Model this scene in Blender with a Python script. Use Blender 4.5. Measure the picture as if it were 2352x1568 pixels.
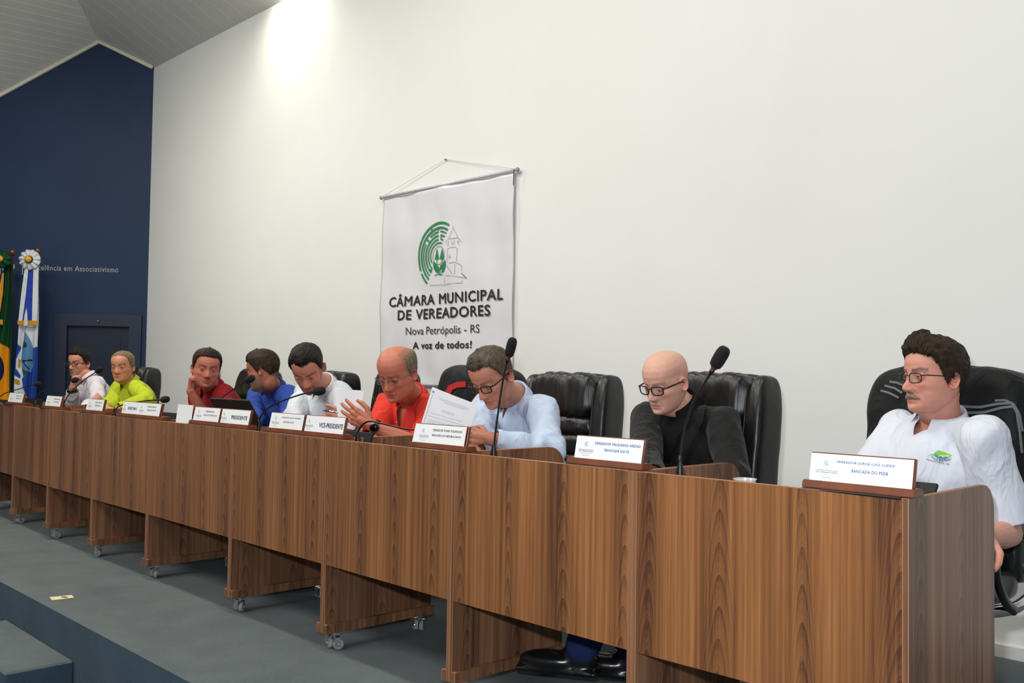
import bpy, bmesh, math, random
import numpy as np
from mathutils import Vector, Matrix, noise
random.seed(7)
for o in list(bpy.data.objects): bpy.data.objects.remove(o)
SC = bpy.context.scene
COL = SC.collection
# ------------------------------------------------------------------ camera
FPX, PITCH, ROLL, AZ, CZ = 2209.96, .03546, -.01427, .7646, 1.104
_f0 = np.array([-math.cos(AZ), math.sin(AZ), 0.]); _r0 = np.array([math.sin(AZ), math.cos(AZ), 0.]); _u0 = np.array([0, 0, 1.])
CF = math.cos(PITCH)*_f0 + math.sin(PITCH)*_u0
_U = -math.sin(PITCH)*_f0 + math.cos(PITCH)*_u0
CR = math.cos(ROLL)*_r0 - math.sin(ROLL)*_U
CU = math.sin(ROLL)*_r0 + math.cos(ROLL)*_U
CAM0 = np.array([0, 0, CZ])
cam = bpy.data.cameras.new('camera'); camo = bpy.data.objects.new('camera', cam); COL.objects.link(camo)
cam.sensor_width = 36; cam.sensor_fit = 'HORIZONTAL'; cam.lens = FPX/2352*36; cam.clip_end = 100; cam.clip_start = .05
M = Matrix.Identity(4)
for i in range(3):
    M[i][0] = CR[i]; M[i][1] = CU[i]; M[i][2] = -CF[i]; M[i][3] = CAM0[i]
camo.matrix_world = M
SC.camera = camo
# ------------------------------------------------------------------ light
SC.view_settings.view_transform = 'Standard'; SC.view_settings.look = 'None'; SC.view_settings.gamma = 1
SC.view_settings.use_curve_mapping = False; SC.view_settings.exposure = 0.05
W = bpy.data.worlds.new('world'); SC.world = W; W.use_nodes = True
W.node_tree.nodes['Background'].inputs[0].default_value = (.95, .97, 1, 1)
W.node_tree.nodes['Background'].inputs[1].default_value = .24

def lamp(kind, name, loc, energy, color, aim=None, **kw):
    l = bpy.data.lights.new(name, kind); l.energy = energy; l.color = color
    for k, v in kw.items(): setattr(l, k, v)
    o = bpy.data.objects.new(name, l); COL.objects.link(o); o.location = loc
    if aim is not None:
        o.rotation_euler = (Vector(aim)-Vector(loc)).to_track_quat('-Z', 'Y').to_euler()
    return o
lamp('POINT', 'camera_flash', (-.10, .03, 1.27), 190, (.89, .94, 1), shadow_soft_size=.035)
lamp('SPOT', 'wall_spotlight', (-7.02, 3.91, 4.375), 62, (1, .98, .80), aim=(-7.0, 4.16, 3.9), spot_size=math.radians(150), spot_blend=1, shadow_soft_size=.05)
for x_, e_ in ((-1.2, 40), (-4.2, 46), (-7.4, 78)):
    lamp('AREA', 'stage_ceiling_light', (x_, 1.75, 4.55 if x_ > -6 else 4.3), e_, (1, .96, .83), aim=(x_, 2.0, 0), shape='RECTANGLE', size=1.1, size_y=.25)
lamp('AREA', 'hall_ceiling_light', (-4.2, -1.2, 4.5), 142, (1, .97, .91), aim=(-4.0, 2.2, .6), shape='RECTANGLE', size=5.0, size_y=1.2)

# ------------------------------------------------------------------ helpers
def at(px, py, Y):
    "point where the sight line of a photo pixel meets the vertical plane at depth Y"
    d = (px-1176)/FPX*CR - (py-784)/FPX*CU + CF
    return Vector(CAM0 + d*(Y/d[1]))
def atz(px, py, z):
    d = (px-1176)/FPX*CR - (py-784)/FPX*CU + CF
    return Vector(CAM0 + d*((z-CZ)/d[2]))
def atP(px, py, p0, n):
    d = (px-1176)/FPX*CR - (py-784)/FPX*CU + CF; n = np.array(n)
    return Vector(CAM0 + d*(((np.array(p0)-CAM0)@n)/(d@n)))
def srgb(r, g, b):
    def f(c):
        c /= 255.
        return c/12.92 if c <= .04045 else ((c+.055)/1.055)**2.4
    return (f(r), f(g), f(b), 1)
def tag(o, label=None, cat=None, group=None, kind=None):
    if label: o['label'] = label
    if cat: o['category'] = cat
    if group: o['group'] = group
    if kind: o['kind'] = kind
    return o
def empty(name, loc=(0, 0, 0), rz=0, label=None, cat=None, group=None):
    o = bpy.data.objects.new(name, None); COL.objects.link(o); o.location = loc; o.rotation_euler = (0, 0, rz)
    o.empty_display_size = .05
    return tag(o, label, cat, group)
def link(name, me, mat=None, parent=None, smooth=False):
    o = bpy.data.objects.new(name, me); COL.objects.link(o)
    if mat:
        me.materials.clear()
        for m in (mat if isinstance(mat, (list, tuple)) else [mat]): me.materials.append(m)
    if smooth: me.polygons.foreach_set('use_smooth', [True]*len(me.polygons))
    if parent: o.parent = parent
    return o
def obj(name, bm, mat, parent=None, smooth=False):
    me = bpy.data.meshes.new(name); bm.to_mesh(me); bm.free()
    return link(name, me, mat, parent, smooth)
def BM(): return bmesh.new()
def box(bm, c, s, rot=None, bev=0, seg=1):
    r = bmesh.ops.create_cube(bm, size=1); vs = r['verts']
    m = Matrix.Translation(Vector(c)) @ (rot.to_4x4() if rot else Matrix.Identity(4)) @ Matrix.Diagonal((*s, 1))
    bmesh.ops.transform(bm, matrix=m, verts=vs)
    if bev:
        es = list({e for v in vs for e in v.link_edges})
        bmesh.ops.bevel(bm, geom=es, offset=bev, segments=seg, affect='EDGES', profile=.6)
def bx(name, c, s, mat, parent=None, bev=0, seg=1, rot=None, smooth=False):
    bm = BM(); box(bm, c, s, rot, bev, seg); return obj(name, bm, mat, parent, smooth)
def prism(bm, pts, z0, z1, M4=None):
    "polygon pts (2d) extruded between z0 and z1"
    a = [bm.verts.new((p[0], p[1], z0)) for p in pts]; b = [bm.verts.new((p[0], p[1], z1)) for p in pts]
    n = len(pts)
    try: bm.faces.new(a[::-1]); bm.faces.new(b)
    except ValueError: pass
    for i in range(n): bm.faces.new((a[i], a[(i+1) % n], b[(i+1) % n], b[i]))
    if M4: bmesh.ops.transform(bm, matrix=M4, verts=a+b)
    return a+b
def frames(pts):
    pts = [Vector(p) for p in pts]; out = []; up = Vector((0, 0, 1))
    t0 = (pts[1]-pts[0]).normalized()
    if abs(t0.z) > .9: up = Vector((1, 0, 0))
    n = t0.cross(up).normalized()
    for i in range(len(pts)):
        t = (pts[min(i+1, len(pts)-1)]-pts[max(i-1, 0)]).normalized()
        n = (n-t*n.dot(t)).normalized(); out.append((pts[i], n, t.cross(n)))
    return out
def tube(bm, pts, r, n=8, cap=True, sx=1):
    fr = frames(pts); rs = r if isinstance(r, (list, tuple)) else [r]*len(pts); rings = []
    for (p, a, b), rr in zip(fr, rs):
        rings.append([bm.verts.new(p+a*(math.cos(2*math.pi*k/n)*rr*sx)+b*(math.sin(2*math.pi*k/n)*rr)) for k in range(n)])
    for i in range(len(rings)-1):
        for k in range(n): bm.faces.new((rings[i][k], rings[i][(k+1) % n], rings[i+1][(k+1) % n], rings[i+1][k]))
    if cap: bm.faces.new(rings[0][::-1]); bm.faces.new(rings[-1])
def smoothpts(pts, n=6):
    "Catmull-Rom through pts"
    P = [Vector(p) for p in pts]; P = [2*P[0]-P[1]]+P+[2*P[-1]-P[-2]]; out = []
    for i in range(1, len(P)-2):
        for k in range(n):
            t = k/n; a, b, c, d = P[i-1:i+3]
            out.append(.5*((2*b)+(c-a)*t+(2*a-5*b+4*c-d)*t*t+(3*b-a-3*c+d)*t**3))
    out.append(P[-2]); return out
def lathe(bm, prof, n=20, M4=None):
    rings = []
    for r, z in prof: rings.append([bm.verts.new((r*math.cos(2*math.pi*k/n), r*math.sin(2*math.pi*k/n), z)) for k in range(n)])
    for i in range(len(rings)-1):
        for k in range(n): bm.faces.new((rings[i][k], rings[i][(k+1) % n], rings[i+1][(k+1) % n], rings[i+1][k]))
    bm.faces.new(rings[0][::-1]); bm.faces.new(rings[-1])
    if M4: bmesh.ops.transform(bm, matrix=M4, verts=[v for r in rings for v in r])
def ellipsoid(bm, c, r, rot=None, u=20, v=12, sup=1.0):
    res = bmesh.ops.create_uvsphere(bm, u_segments=u, v_segments=v, radius=1); vs = res['verts']
    if sup != 1.0:
        for q in vs: q.co = Vector([math.copysign(abs(x)**sup, x) for x in q.co])
    m = Matrix.Translation(Vector(c)) @ (rot.to_4x4() if rot else Matrix.Identity(4)) @ Matrix.Diagonal((*r, 1))
    bmesh.ops.transform(bm, matrix=m, verts=vs)
def copy_tree(o, parent=None):
    c = o.copy(); COL.objects.link(c); c.parent = parent
    for ch in list(o.children): copy_tree(ch, c)
    return c

# ------------------------------------------------------------------ materials
class NT:
    def __init__(s, name, rough=.5, metal=0, spec=.5):
        s.m = bpy.data.materials.new(name); s.m.use_nodes = True; s.t = s.m.node_tree
        s.b = s.t.nodes['Principled BSDF']; s.b.inputs['Roughness'].default_value = rough
        s.b.inputs['Metallic'].default_value = metal; s.b.inputs['Specular IOR Level'].default_value = spec
    def n(s, ty, **kw):
        nd = s.t.nodes.new(ty)
        for k, v in kw.items():
            if k.startswith('i_'): nd.inputs[k[2:].replace('_', ' ')].default_value = v
            else: setattr(nd, k, v)
        return nd
    def l(s, a, b): s.t.links.new(a, b)
    def math(s, op, a, b=None, c=None):
        nd = s.t.nodes.new('ShaderNodeMath'); nd.operation = op
        for i, x in enumerate((a, b, c)):
            if x is None: continue
            if isinstance(x, (int, float)): nd.inputs[i].default_value = x
            else: s.l(x, nd.inputs[i])
        return nd.outputs[0]
    def noise(s, vec, scale, detail=3, rough=.5, dist=0):
        nd = s.n('ShaderNodeTexNoise'); nd.inputs['Scale'].default_value = scale; nd.inputs['Detail'].default_value = detail
        nd.inputs['Roughness'].default_value = rough; nd.inputs['Distortion'].default_value = dist
        if vec: s.l(vec, nd.inputs['Vector'])
        return nd.outputs['Fac']
    def obj(s): return s.n('ShaderNodeTexCoord').outputs['Object']
    def mapping(s, vec, sc=(1, 1, 1), loc=(0, 0, 0)):
        nd = s.n('ShaderNodeMapping'); nd.inputs['Scale'].default_value = sc; nd.inputs['Location'].default_value = loc; s.l(vec, nd.inputs['Vector']); return nd.outputs[0]
    def ramp(s, fac, stops):
        nd = s.n('ShaderNodeValToRGB'); cr = nd.color_ramp
        while len(cr.elements) < len(stops): cr.elements.new(.5)
        for e, (p, c) in zip(cr.elements, stops): e.position = p; e.color = c
        s.l(fac, nd.inputs[0]); return nd.outputs[0]
    def mix(s, f, a, b):
        nd = s.n('ShaderNodeMix'); nd.data_type = 'RGBA'
        if isinstance(f, (int, float)): nd.inputs[0].default_value = f
        else: s.l(f, nd.inputs[0])
        for i, x in ((6, a), (7, b)):
            if isinstance(x, tuple): nd.inputs[i].default_value = x
            else: s.l(x, nd.inputs[i])
        return nd.outputs[2]
    def base(s, c):
        if isinstance(c, tuple): s.b.inputs['Base Color'].default_value = c
        else: s.l(c, s.b.inputs['Base Color'])
        return s
    def bump(s, h, strength=.2, dist=.01):
        nd = s.n('ShaderNodeBump'); nd.inputs['Strength'].default_value = strength; nd.inputs['Distance'].default_value = dist
        s.l(h, nd.inputs['Height']); s.l(nd.outputs[0], s.b.inputs['Normal']); return s
def plain(name, c, rough=.5, metal=0, spec=.5, var=.06, vs=30, bump=0, bs=200):
    m = NT(name, rough, metal, spec); v = m.obj(); f = m.noise(v, vs, 3)
    d = tuple(max(0, x*(1-var)) for x in c[:3])+(1,); e = tuple(min(1, x*(1+var)) for x in c[:3])+(1,)
    m.base(m.ramp(f, [(.3, d), (.7, e)]))
    if bump: m.bump(m.noise(v, bs, 2), bump, .002)
    return m.m
def wood(name, light, mid, dark, sx=1.0, rough=.38):
    m = NT(name, rough, 0, .4); v = m.obj()
    inf = m.n('ShaderNodeObjectInfo').outputs['Random']
    off = m.math('MULTIPLY', inf, 7.3)
    cv = m.n('ShaderNodeCombineXYZ'); m.l(off, cv.inputs[0]); m.l(off, cv.inputs[2])
    ad = m.n('ShaderNodeVectorMath'); ad.operation = 'ADD'; m.l(v, ad.inputs[0]); m.l(cv.outputs[0], ad.inputs[1]); v2 = ad.outputs[0]
    sep = m.n('ShaderNodeSeparateXYZ'); m.l(v2, sep.inputs[0])
    x = m.math('ADD', sep.outputs[0], sep.outputs[1]); z = sep.outputs[2]
    wob = m.noise(m.mapping(v2, (1.6, 1.6, .5)), 2, 1)
    wob = m.math('MULTIPLY', m.math('SUBTRACT', wob, .5), .11)
    xx = m.math('ADD', x, wob)
    p = m.math('PINGPONG', xx, .118)
    par = m.math('MULTIPLY', m.math('MULTIPLY', p, p), 105*sx)
    warp = m.math('MULTIPLY', m.noise(m.mapping(v2, (9, 9, 1.2)), 1, 1), .07)
    ph = m.math('MULTIPLY', m.math('ADD', m.math('ADD', m.math('MULTIPLY', z, .62), par), warp), 1/.052)
    ring = m.math('FRACT', ph)
    near = m.math('SUBTRACT', 1, m.math('MINIMUM', m.math('MULTIPLY', m.math('ABSOLUTE', p), 13), 1))
    grain = m.noise(m.mapping(v2, (60, 60, .9)), 1, 4, .65)
    fine = m.noise(m.mapping(v2, (320, 320, 5)), 1, 2, .6)
    band = m.noise(m.mapping(v2, (8, 8, .25)), 1, 2, .5)
    ring2 = m.math('FRACT', m.math('MULTIPLY', ph, 3.3)); rr = m.math('ADD', m.math('MULTIPLY', m.math('POWER', ring, 2.6), .20), m.math('MULTIPLY', ring2, .07)); r2 = m.math('MULTIPLY', rr, near)
    t = m.math('ADD', m.math('ADD', m.math('MULTIPLY', grain, .92), m.math('MULTIPLY', band, .62)), m.math('MULTIPLY', fine, .18))
    t = m.math('SUBTRACT', m.math('ADD', t, r2), .275)
    m.base(m.ramp(t, [(.30, light), (.55, mid), (.86, dark)]))
    m.bump(fine, .05, .001)
    m.b.inputs['Coat Weight'].default_value = .18; m.b.inputs['Coat Roughness'].default_value = .35
    return m.m
M_wood = wood('walnut_laminate', srgb(184, 124, 78), srgb(146, 95, 54), srgb(84, 51, 34))
M_woodL = wood('walnut_laminate_side', srgb(166, 120, 86), srgb(132, 92, 66), srgb(82, 56, 42), .6)  # same walnut with the side faces' grey sheen put into the colour
M_edge = plain('edge_band', srgb(172, 120, 84), .35)
M_edge2 = plain('edge_band_dark', srgb(150, 98, 64), .4)
M_plate = plain('stained_wood', srgb(112, 58, 34), .3, var=.25, vs=14)
M_white = plain('card_stock', srgb(240, 241, 242), .6, var=.01)
M_wall = None
def mk_wall():
    m = NT('painted_plaster', .75, 0, .25); v = m.obj()
    f = m.noise(v, .7, 4, .6); g = m.noise(v, 9, 3)
    c = m.ramp(f, [(.3, srgb(230, 230, 227)), (.7, srgb(236, 237, 236))])
    smear = m.math('MULTIPLY', m.math('GREATER_THAN', m.noise(m.mapping(v, (1, 1, .6)), 3.1, 5, .7), .71), .06)
    m.base(m.mix(smear, c, srgb(150, 142, 128)))
    m.bump(m.noise(v, 180, 3), .08, .002); return m.m
M_wall = mk_wall()
def mk_blue():
    m = NT('navy_paint', .6, 0, .3); v = m.obj()
    m.base(m.ramp(m.noise(v, 1.1, 4), [(.3, srgb(22, 42, 74)), (.7, srgb(27, 51, 86))]))
    m.bump(m.noise(v, 150, 3), .1, .002); return m.m
M_blue = mk_blue()
M_bluedoor = plain('navy_gloss_door', srgb(16, 28, 50), .35, var=.08, vs=6)
def mk_carpet(name, a, b):
    m = NT(name, .95, 0, .05); v = m.obj()
    f = m.noise(v, 600, 2); g = m.noise(v, 3, 4, .6); h = m.noise(v, 90, 3, .6)
    t = m.math('ADD', m.math('MULTIPLY', f, .45), m.math('ADD', m.math('MULTIPLY', g, .35), m.math('MULTIPLY', h, .2)))
    m.base(m.ramp(t, [(.36, a), (.64, b)])); m.bump(f, .9, .004)
    m.b.inputs['Sheen Weight'].default_value = .15; return m.m
M_carpet = mk_carpet('blue_grey_carpet', srgb(76, 86, 90), srgb(112, 121, 121))
M_carpet2 = mk_carpet('blue_carpet_riser', srgb(48, 70, 88), srgb(74, 98, 114))  # same carpet in a darker, bluer tone, set on upright faces
M_black = plain('black_plastic', srgb(18, 18, 19), .38)
M_blackm = plain('black_matte', srgb(14, 14, 15), .7)
M_foam = plain('foam', srgb(15, 15, 16), .95, var=.3, vs=900, bump=.6, bs=900)
M_red = plain('red_ring', srgb(150, 25, 25), .4)
M_chrome = plain('chrome', srgb(225, 226, 228), .12, 1, var=.01)
M_ceil = plain('white_pvc', srgb(205, 205, 200), .45, var=.02, vs=2)
M_crown = plain('cream_trim', srgb(214, 212, 190), .5)
M_dark = plain('print_black', srgb(38, 38, 38), .6)
M_navyp = plain('print_navy', srgb(48, 52, 110), .6)
M_bluep = plain('print_blue', srgb(62, 122, 190), .6)
M_green = plain('print_green', srgb(30, 132, 76), .6, var=.04)
M_teal = plain('print_pale_green', srgb(120, 186, 160), .6)
M_grayp = plain('print_grey', srgb(130, 130, 132), .6)
M_signw = plain('white_vinyl', srgb(205, 210, 215), .5)
# ------------------------------------------------------------------ text
def text_mesh(s, bold=0.):
    if bold > .004:
        me = text_mesh(s, .0039); n = len(me.vertices); co = np.empty(n*3); me.vertices.foreach_get('co', co); co = co.reshape(-1, 3)
        fs = [tuple(q.vertices) for q in me.polygons]; V, F = [], []
        for dx, dy in ((0, 0), (bold, 0), (-bold, 0), (0, bold), (0, -bold)):
            k = len(V); V += [(c[0]+dx, c[1]+dy, 0) for c in co]; F += [tuple(i+k for i in f) for f in fs]
        m2 = bpy.data.meshes.new('lettering'); m2.from_pydata(V, [], F); m2.update(); return m2
    cu = bpy.data.curves.new('lettering', 'FONT'); cu.body = s; cu.size = 1; cu.offset = 0; cu.resolution_u = 3; cu.space_character = 1.08 if bold else 1; cu.fill_mode = 'FRONT'
    o = bpy.data.objects.new('tmp', cu); COL.objects.link(o)
    dg = bpy.context.evaluated_depsgraph_get(); me = bpy.data.meshes.new_from_object(o.evaluated_get(dg))
    bpy.data.objects.remove(o); bpy.data.curves.remove(cu); me.name = 'lettering'; return me
def text_fit(s, mat, parent, x0, x1, z0, z1, M4=None, bold=0., name='lettering', fn=None):
    "lettering whose bounds fill x0..x1, z0..z1 of a local frame (x right, z up, facing -y)"
    me = text_mesh(s, bold*.8); n = len(me.vertices); co = np.empty(n*3); me.vertices.foreach_get('co', co); co = co.reshape(-1, 3)
    lo, hi = co.min(0), co.max(0); out = np.zeros_like(co)
    out[:, 0] = x0+(co[:, 0]-lo[0])/(hi[0]-lo[0])*(x1-x0); out[:, 2] = z0+(co[:, 1]-lo[1])/(hi[1]-lo[1])*(z1-z0)
    if fn is not None: out = fn(out)
    if M4 is not None:
        m = np.array(M4); out = out@m[:3, :3].T+m[:3, 3]
    me.vertices.foreach_set('co', out.ravel()); me.update()
    return link(name, me, mat, parent)

# ------------------------------------------------------------------ room shell
WY = 4.158; WTOP = 4.262
KX = -9.80; SK = math.radians(35); nb = (math.cos(SK), -math.sin(SK), 0); K0 = (KX, WY, 0)
Pk = atP(228, 97, K0, nb); Lf = atP(0, 221, K0, nb)
tanR = (Pk.z-WTOP)/(WY-Pk.y)
crd = Vector((.728, -.60, .60*tanR)); crd.normalize()
E1 = Pk+crd*5.4
Ll = Pk+(Lf-Pk)*4.6
bm = BM(); box(bm, ((KX+3.6)/2, WY+.06, 1.75), (3.6-KX, .12, 5.1)); tag(obj('wall_back', bm, M_wall), kind='structure')
# blue wall: one thick slab with gable top
def wpt(s, z, d=0):   # s metres to the left of the corner along the blue wall, d towards the room
    return Vector((KX - math.sin(SK)*s + nb[0]*d, WY - math.cos(SK)*s + nb[1]*d, z))
sP = (Vector((KX, WY, 0))-Vector((Pk.x, Pk.y, 0))).length
sL = (Vector((KX, WY, 0))-Vector((Ll.x, Ll.y, 0))).length
FLOORZ = -.49
dT = wpt(0, 0)
def wall_s(px, py): p = atP(px, py, K0, nb); return (Vector((KX, WY, 0))-Vector((p.x, p.y, 0))).length, p.z
ds1, dz1 = wall_s(317, 733); ds0, _ = wall_s(137, 731)
bm = BM()
def slab(poly, t=.15):
    a = [bm.verts.new(wpt(s, z)) for s, z in poly]; b = [bm.verts.new(wpt(s, z, -t)) for s, z in poly]; n = len(poly)
    bm.faces.new(a); bm.faces.new(b[::-1])
    for i in range(n): bm.faces.new((a[i], b[i], b[(i+1) % n], a[(i+1) % n]))
gz = lambda s: WTOP+(Pk.z-WTOP)*s/sP if s < sP else Pk.z+(Ll.z-Pk.z)*(s-sP)/(sL-sP)
dtop = dz1-.03; da = ds1+.03; db = ds0-.03
slab([(0, FLOORZ), (da, FLOORZ), (da, gz(da)), (0, WTOP)])
slab([(da, dtop), (sP, dtop), (sP, gz(sP)), (da, gz(da))]) if db > sP else None
slab([(sP, dtop), (db, dtop), (db, gz(db)), (sP, Pk.z)])
slab([(db, FLOORZ), (sL, FLOORZ), (sL, gz(sL)), (db, gz(db))])
wl = tag(obj('wall_left', bm, M_blue), kind='structure')
# door in the blue wall
def wbox(bm, s0, s1, z0, z1, d0, d1):
    ps = [wpt(s, z, d) for s in (s0, s1) for z in (z0, z1) for d in (d0, d1)]
    v = [bm.verts.new(p) for p in ps]
    for f in ((0, 1, 3, 2), (4, 6, 7, 5), (0, 4, 5, 1), (2, 3, 7, 6), (0, 2, 6, 4), (1, 5, 7, 3)): bm.faces.new([v[i] for i in f])
bm = BM(); wbox(bm, da+.001, db-.001, FLOORZ, dtop-.001, -.06, -.022); dr = tag(obj('door_1', bm, M_bluedoor), kind='structure')
bm = BM(); wbox(bm, da+.14, db-.14, .2, dtop-.17, -.022, -.014); obj('door_panel', bm, M_bluedoor, dr)
bm = BM(); wbox(bm, da-.07, da+.05, FLOORZ, dtop+.07, -.01, .03); wbox(bm, db-.05, db+.07, FLOORZ, dtop+.07, -.01, .03); wbox(bm, da+.05, db-.05, dtop-.05, dtop+.07, -.01, .03)
obj('door_frame', bm, plain('door_frame_paint', srgb(24, 36, 60), .4, var=.05), dr)
bm = BM(); hp = wpt((da+db)/2, dtop+.0, .045); ellipsoid(bm, hp, (.009, .009, .009), u=8, v=6); obj('screw_head', bm, M_chrome, dr)
# ceilings: slatted pvc boards hung under a backing sheet
def ceiling_plane(name, poly, bdir, pitch, phase, label=None):
    P0 = Vector(poly[0]); n = (Vector(poly[1])-P0).cross(Vector(poly[-1])-P0).normalized()
    if n.z > 0: n = -n            # n points down into the room
    u = Vector(bdir); u = (u-n*u.dot(n)).normalized(); v = n.cross(u)
    P2 = [((Vector(p)-P0).dot(u), (Vector(p)-P0).dot(v)) for p in poly]
    bm = BM(); a = [bm.verts.new(Vector(p)-n*.003) for p in poly]; b = [bm.verts.new(Vector(p)-n*.05) for p in poly]
    bm.faces.new(a); bm.faces.new(b[::-1])
    root = tag(obj(name, bm, M_ceil2), kind='structure')
    vmin = min(p[1] for p in P2); vmax = max(p[1] for p in P2)
    def clip(pg, lim, sign):
        out = []
        for i in range(len(pg)):
            A, B = pg[i], pg[(i+1) % len(pg)]; fa, fb = sign*(A[1]-lim), sign*(B[1]-lim)
            if fa >= 0: out.append(A)
            if fa*fb < 0: t = fa/(fa-fb); out.append((A[0]+(B[0]-A[0])*t, A[1]+(B[1]-A[1])*t))
        return out
    k = math.floor((vmin-phase)/pitch)
    while phase+k*pitch < vmax:
        a0 = phase+k*pitch+.0035; a1 = phase+(k+1)*pitch-.0035; k += 1
        pg = clip(clip(P2, a0, 1), a1, -1)
        if len(pg) < 3: continue
        bm = BM(); lo = [bm.verts.new(P0+u*p[0]+v*p[1]) for p in pg]; hi = [bm.verts.new(P0+u*p[0]+v*p[1]-n*.003) for p in pg]
        bm.faces.new(lo); bm.faces.new(hi[::-1])
        for i in range(len(pg)): bm.faces.new((lo[i], hi[i], hi[(i+1) % len(pg)], lo[(i+1) % len(pg)]))
        bmesh.ops.recalc_face_normals(bm, faces=bm.faces); obj('board', bm, M_ceil, root)
    return root
M_ceil2 = plain('pvc_groove', srgb(236, 236, 226), .5)
zr = lambda y: WTOP+(WY-y)*tanR
ceiling_plane('ceiling', [(KX, WY, WTOP), (3.6, WY, WTOP), (3.6, E1.y, zr(E1.y)), tuple(E1), tuple(Pk)], (0, -1, tanR), .2, .02)
E2 = E1+(Ll-Pk)
ceiling_plane('ceiling_left', [tuple(Pk), tuple(E1), tuple(E2), tuple(Ll)], (-.263, .959, .109), .085, .0)
bm = BM()
def strip(a, b, w, h):
    d = (b-a); q = d.to_track_quat('X', 'Z'); box(bm, (a+b)/2, (d.length, w, h), q.to_matrix())
o_ = Vector((nb[0], nb[1], 0))*.02
strip(Pk+o_, Ll+o_, .03, .034); strip(Vector((KX, WY-.01, WTOP-.005))+o_, Pk+o_, .03, .034)
tag(obj('trim_1', bm, M_crown), kind='structure')
bm = BM(); box(bm, ((KX+3.6)/2, WY-.008, .025), (3.6-KX, .016, .05)); tag(obj('baseboard_back', bm, plain('white_baseboard', srgb(222, 222, 215), .5)), kind='structure')
# stage, hall floor, step
SY = 1.58
bm = BM()
prism(bm, [(KX+.02, SY), (3.6, SY), (3.6, WY), (KX, WY)], -.49, 0)
prism(bm, [(KX-2.2, SY-.9), (KX+.02, SY), (KX, WY)], -.49, 0)
bmesh.ops.recalc_face_normals(bm, faces=bm.faces)
fl = obj('floor', bm, M_carpet); fl.data.materials.append(M_carpet2); tag(fl, kind='structure')
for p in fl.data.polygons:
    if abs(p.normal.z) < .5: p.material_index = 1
bm = BM(); box(bm, (-4.5, -1.0, -.54), (17, 7, .1)); tag(obj('floor_hall', bm, M_carpet2), kind='structure')
st = empty('stage_step', (-4.85, 1.44, -.49), label='carpeted wooden step block standing against the front of the stage', cat='step')
bm = BM(); box(bm, (0, 0, .161), (.93, .278, .322), bev=.008); s1 = obj('step_block', bm, M_carpet, st); s1.data.materials.append(M_carpet2)
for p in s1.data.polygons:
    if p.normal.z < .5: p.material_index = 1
pt = atz(141, 1372, 0)
st = empty('floor_tape', (pt.x, pt.y, .001), .12, 'pale yellow tape strip stuck on the stage carpet', 'tape')
a, b, c, d = [atz(*q, .002) for q in ((113, 1371), (165, 1366), (170, 1372), (120, 1378))]
bm = BM(); prism(bm, [(q.x-pt.x, q.y-pt.y) for q in (a, d, c, b)], 0, .0015, Matrix.Rotation(-.12, 4, 'Z')); bmesh.ops.recalc_face_normals(bm, faces=bm.faces); obj('strip', bm, plain('masking_tape', srgb(214, 208, 160), .7), st)
bm = BM(); ellipsoid(bm, (0.01, .01, .0015), (.028, .012, .0012), u=10, v=6); obj('scuff', bm, plain('scuff', srgb(120, 105, 80), .7), st)

# lettering on the blue wall
BW = wpt(0, 0); Rb = Matrix(((math.sin(SK), -nb[0], 0, 0), (math.cos(SK), -nb[1], 0, 0), (0, 0, 1, 0), (0, 0, 0, 1)))
MW = Matrix.Translation(BW+Vector((nb[0], nb[1], 0))*.004) @ Rb   # local x to the right along the wall (negative s), z up
ws = empty('wall_lettering', wpt(2.2, 2.1, .004), label='white lettering and upright bar on the navy wall behind the flags', cat='sign')
inv = ws.matrix_basis.inverted()
def wtext(s, pl, pr, pyb, pyt, bold=.01):
    s0, z0 = wall_s(pl, pyb); s1, z1 = wall_s(pr, pyt); text_fit(s, M_signw, ws, -s0, -s1, z0, wall_s(pl, pyt)[1], inv @ MW, bold)
wtext('elência em Associativismo', 94.5, 272.5, 620.5, 608, .012)
wtext('c', 86.5, 93.5, 620, 611, .01); wtext('Ex', 62, 85, 620, 609)
for (x0, x1, y0, y1) in ((51, 53.5, 595, 631), (0, 2, 597, 630)):
    s0, z0 = wall_s(x0, y1); s1, z1 = wall_s(x1, y0); bm = BM(); box(bm, (-(s0+s1)/2, 0, (z0+z1)/2), (abs(s0-s1), .004, z1-z0)); o = obj('bar', bm, M_signw, ws); o.data.transform(inv @ MW)
wtext('CP', 6, 34.5, 629, 604, .05); wtext('I', -14, -9, 629, 597, .05)

# ------------------------------------------------------------------ banner
BY = 4.135
bt = empty('wall_banner', (-4.995, BY, 1.03), label='white vinyl banner with green emblem and black lettering hanging on the white wall', cat='banner')
bl, br = at(877, 453, BY), at(1190, 388, BY)
def wav(co):
    x = co[:, 0]; z = co[:, 2]
    co[:, 1] -= .006*np.sin(x*7.3+1.1*np.sin(z*3))+.004*np.sin(z*11+x*5)+.003*np.sin(x*23+z*4)
    return co
nx, nz = 70, 70; zb0, zt = 1.035, 2.375; x0b, x1b = bl.x+.02, br.x-.035
g = np.array([[x0b+(x1b-x0b)*i/nx, BY, zb0+(zt-zb0)*j/nz] for j in range(nz+1) for i in range(nx+1)])
g[:, 1] -= .0
edge = np.clip((g[:, 0]-(x1b-.03))/.03, 0, 1); g = wav(g); g[:, 1] -= edge*.0
for i, q in enumerate(g):
    q[1] += .0018*noise.noise(Vector((q[0]*16, 0, q[2]*11)))+.003*noise.noise(Vector((q[0]*5, 3, q[2]*4)))
me = bpy.data.meshes.new('sheet'); me.from_pydata([tuple(v-np.array(bt.location)) for v in g], [], [(j*(nx+1)+i, j*(nx+1)+i+1, (j+1)*(nx+1)+i+1, (j+1)*(nx+1)+i) for j in range(nz) for i in range(nx)])
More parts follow.
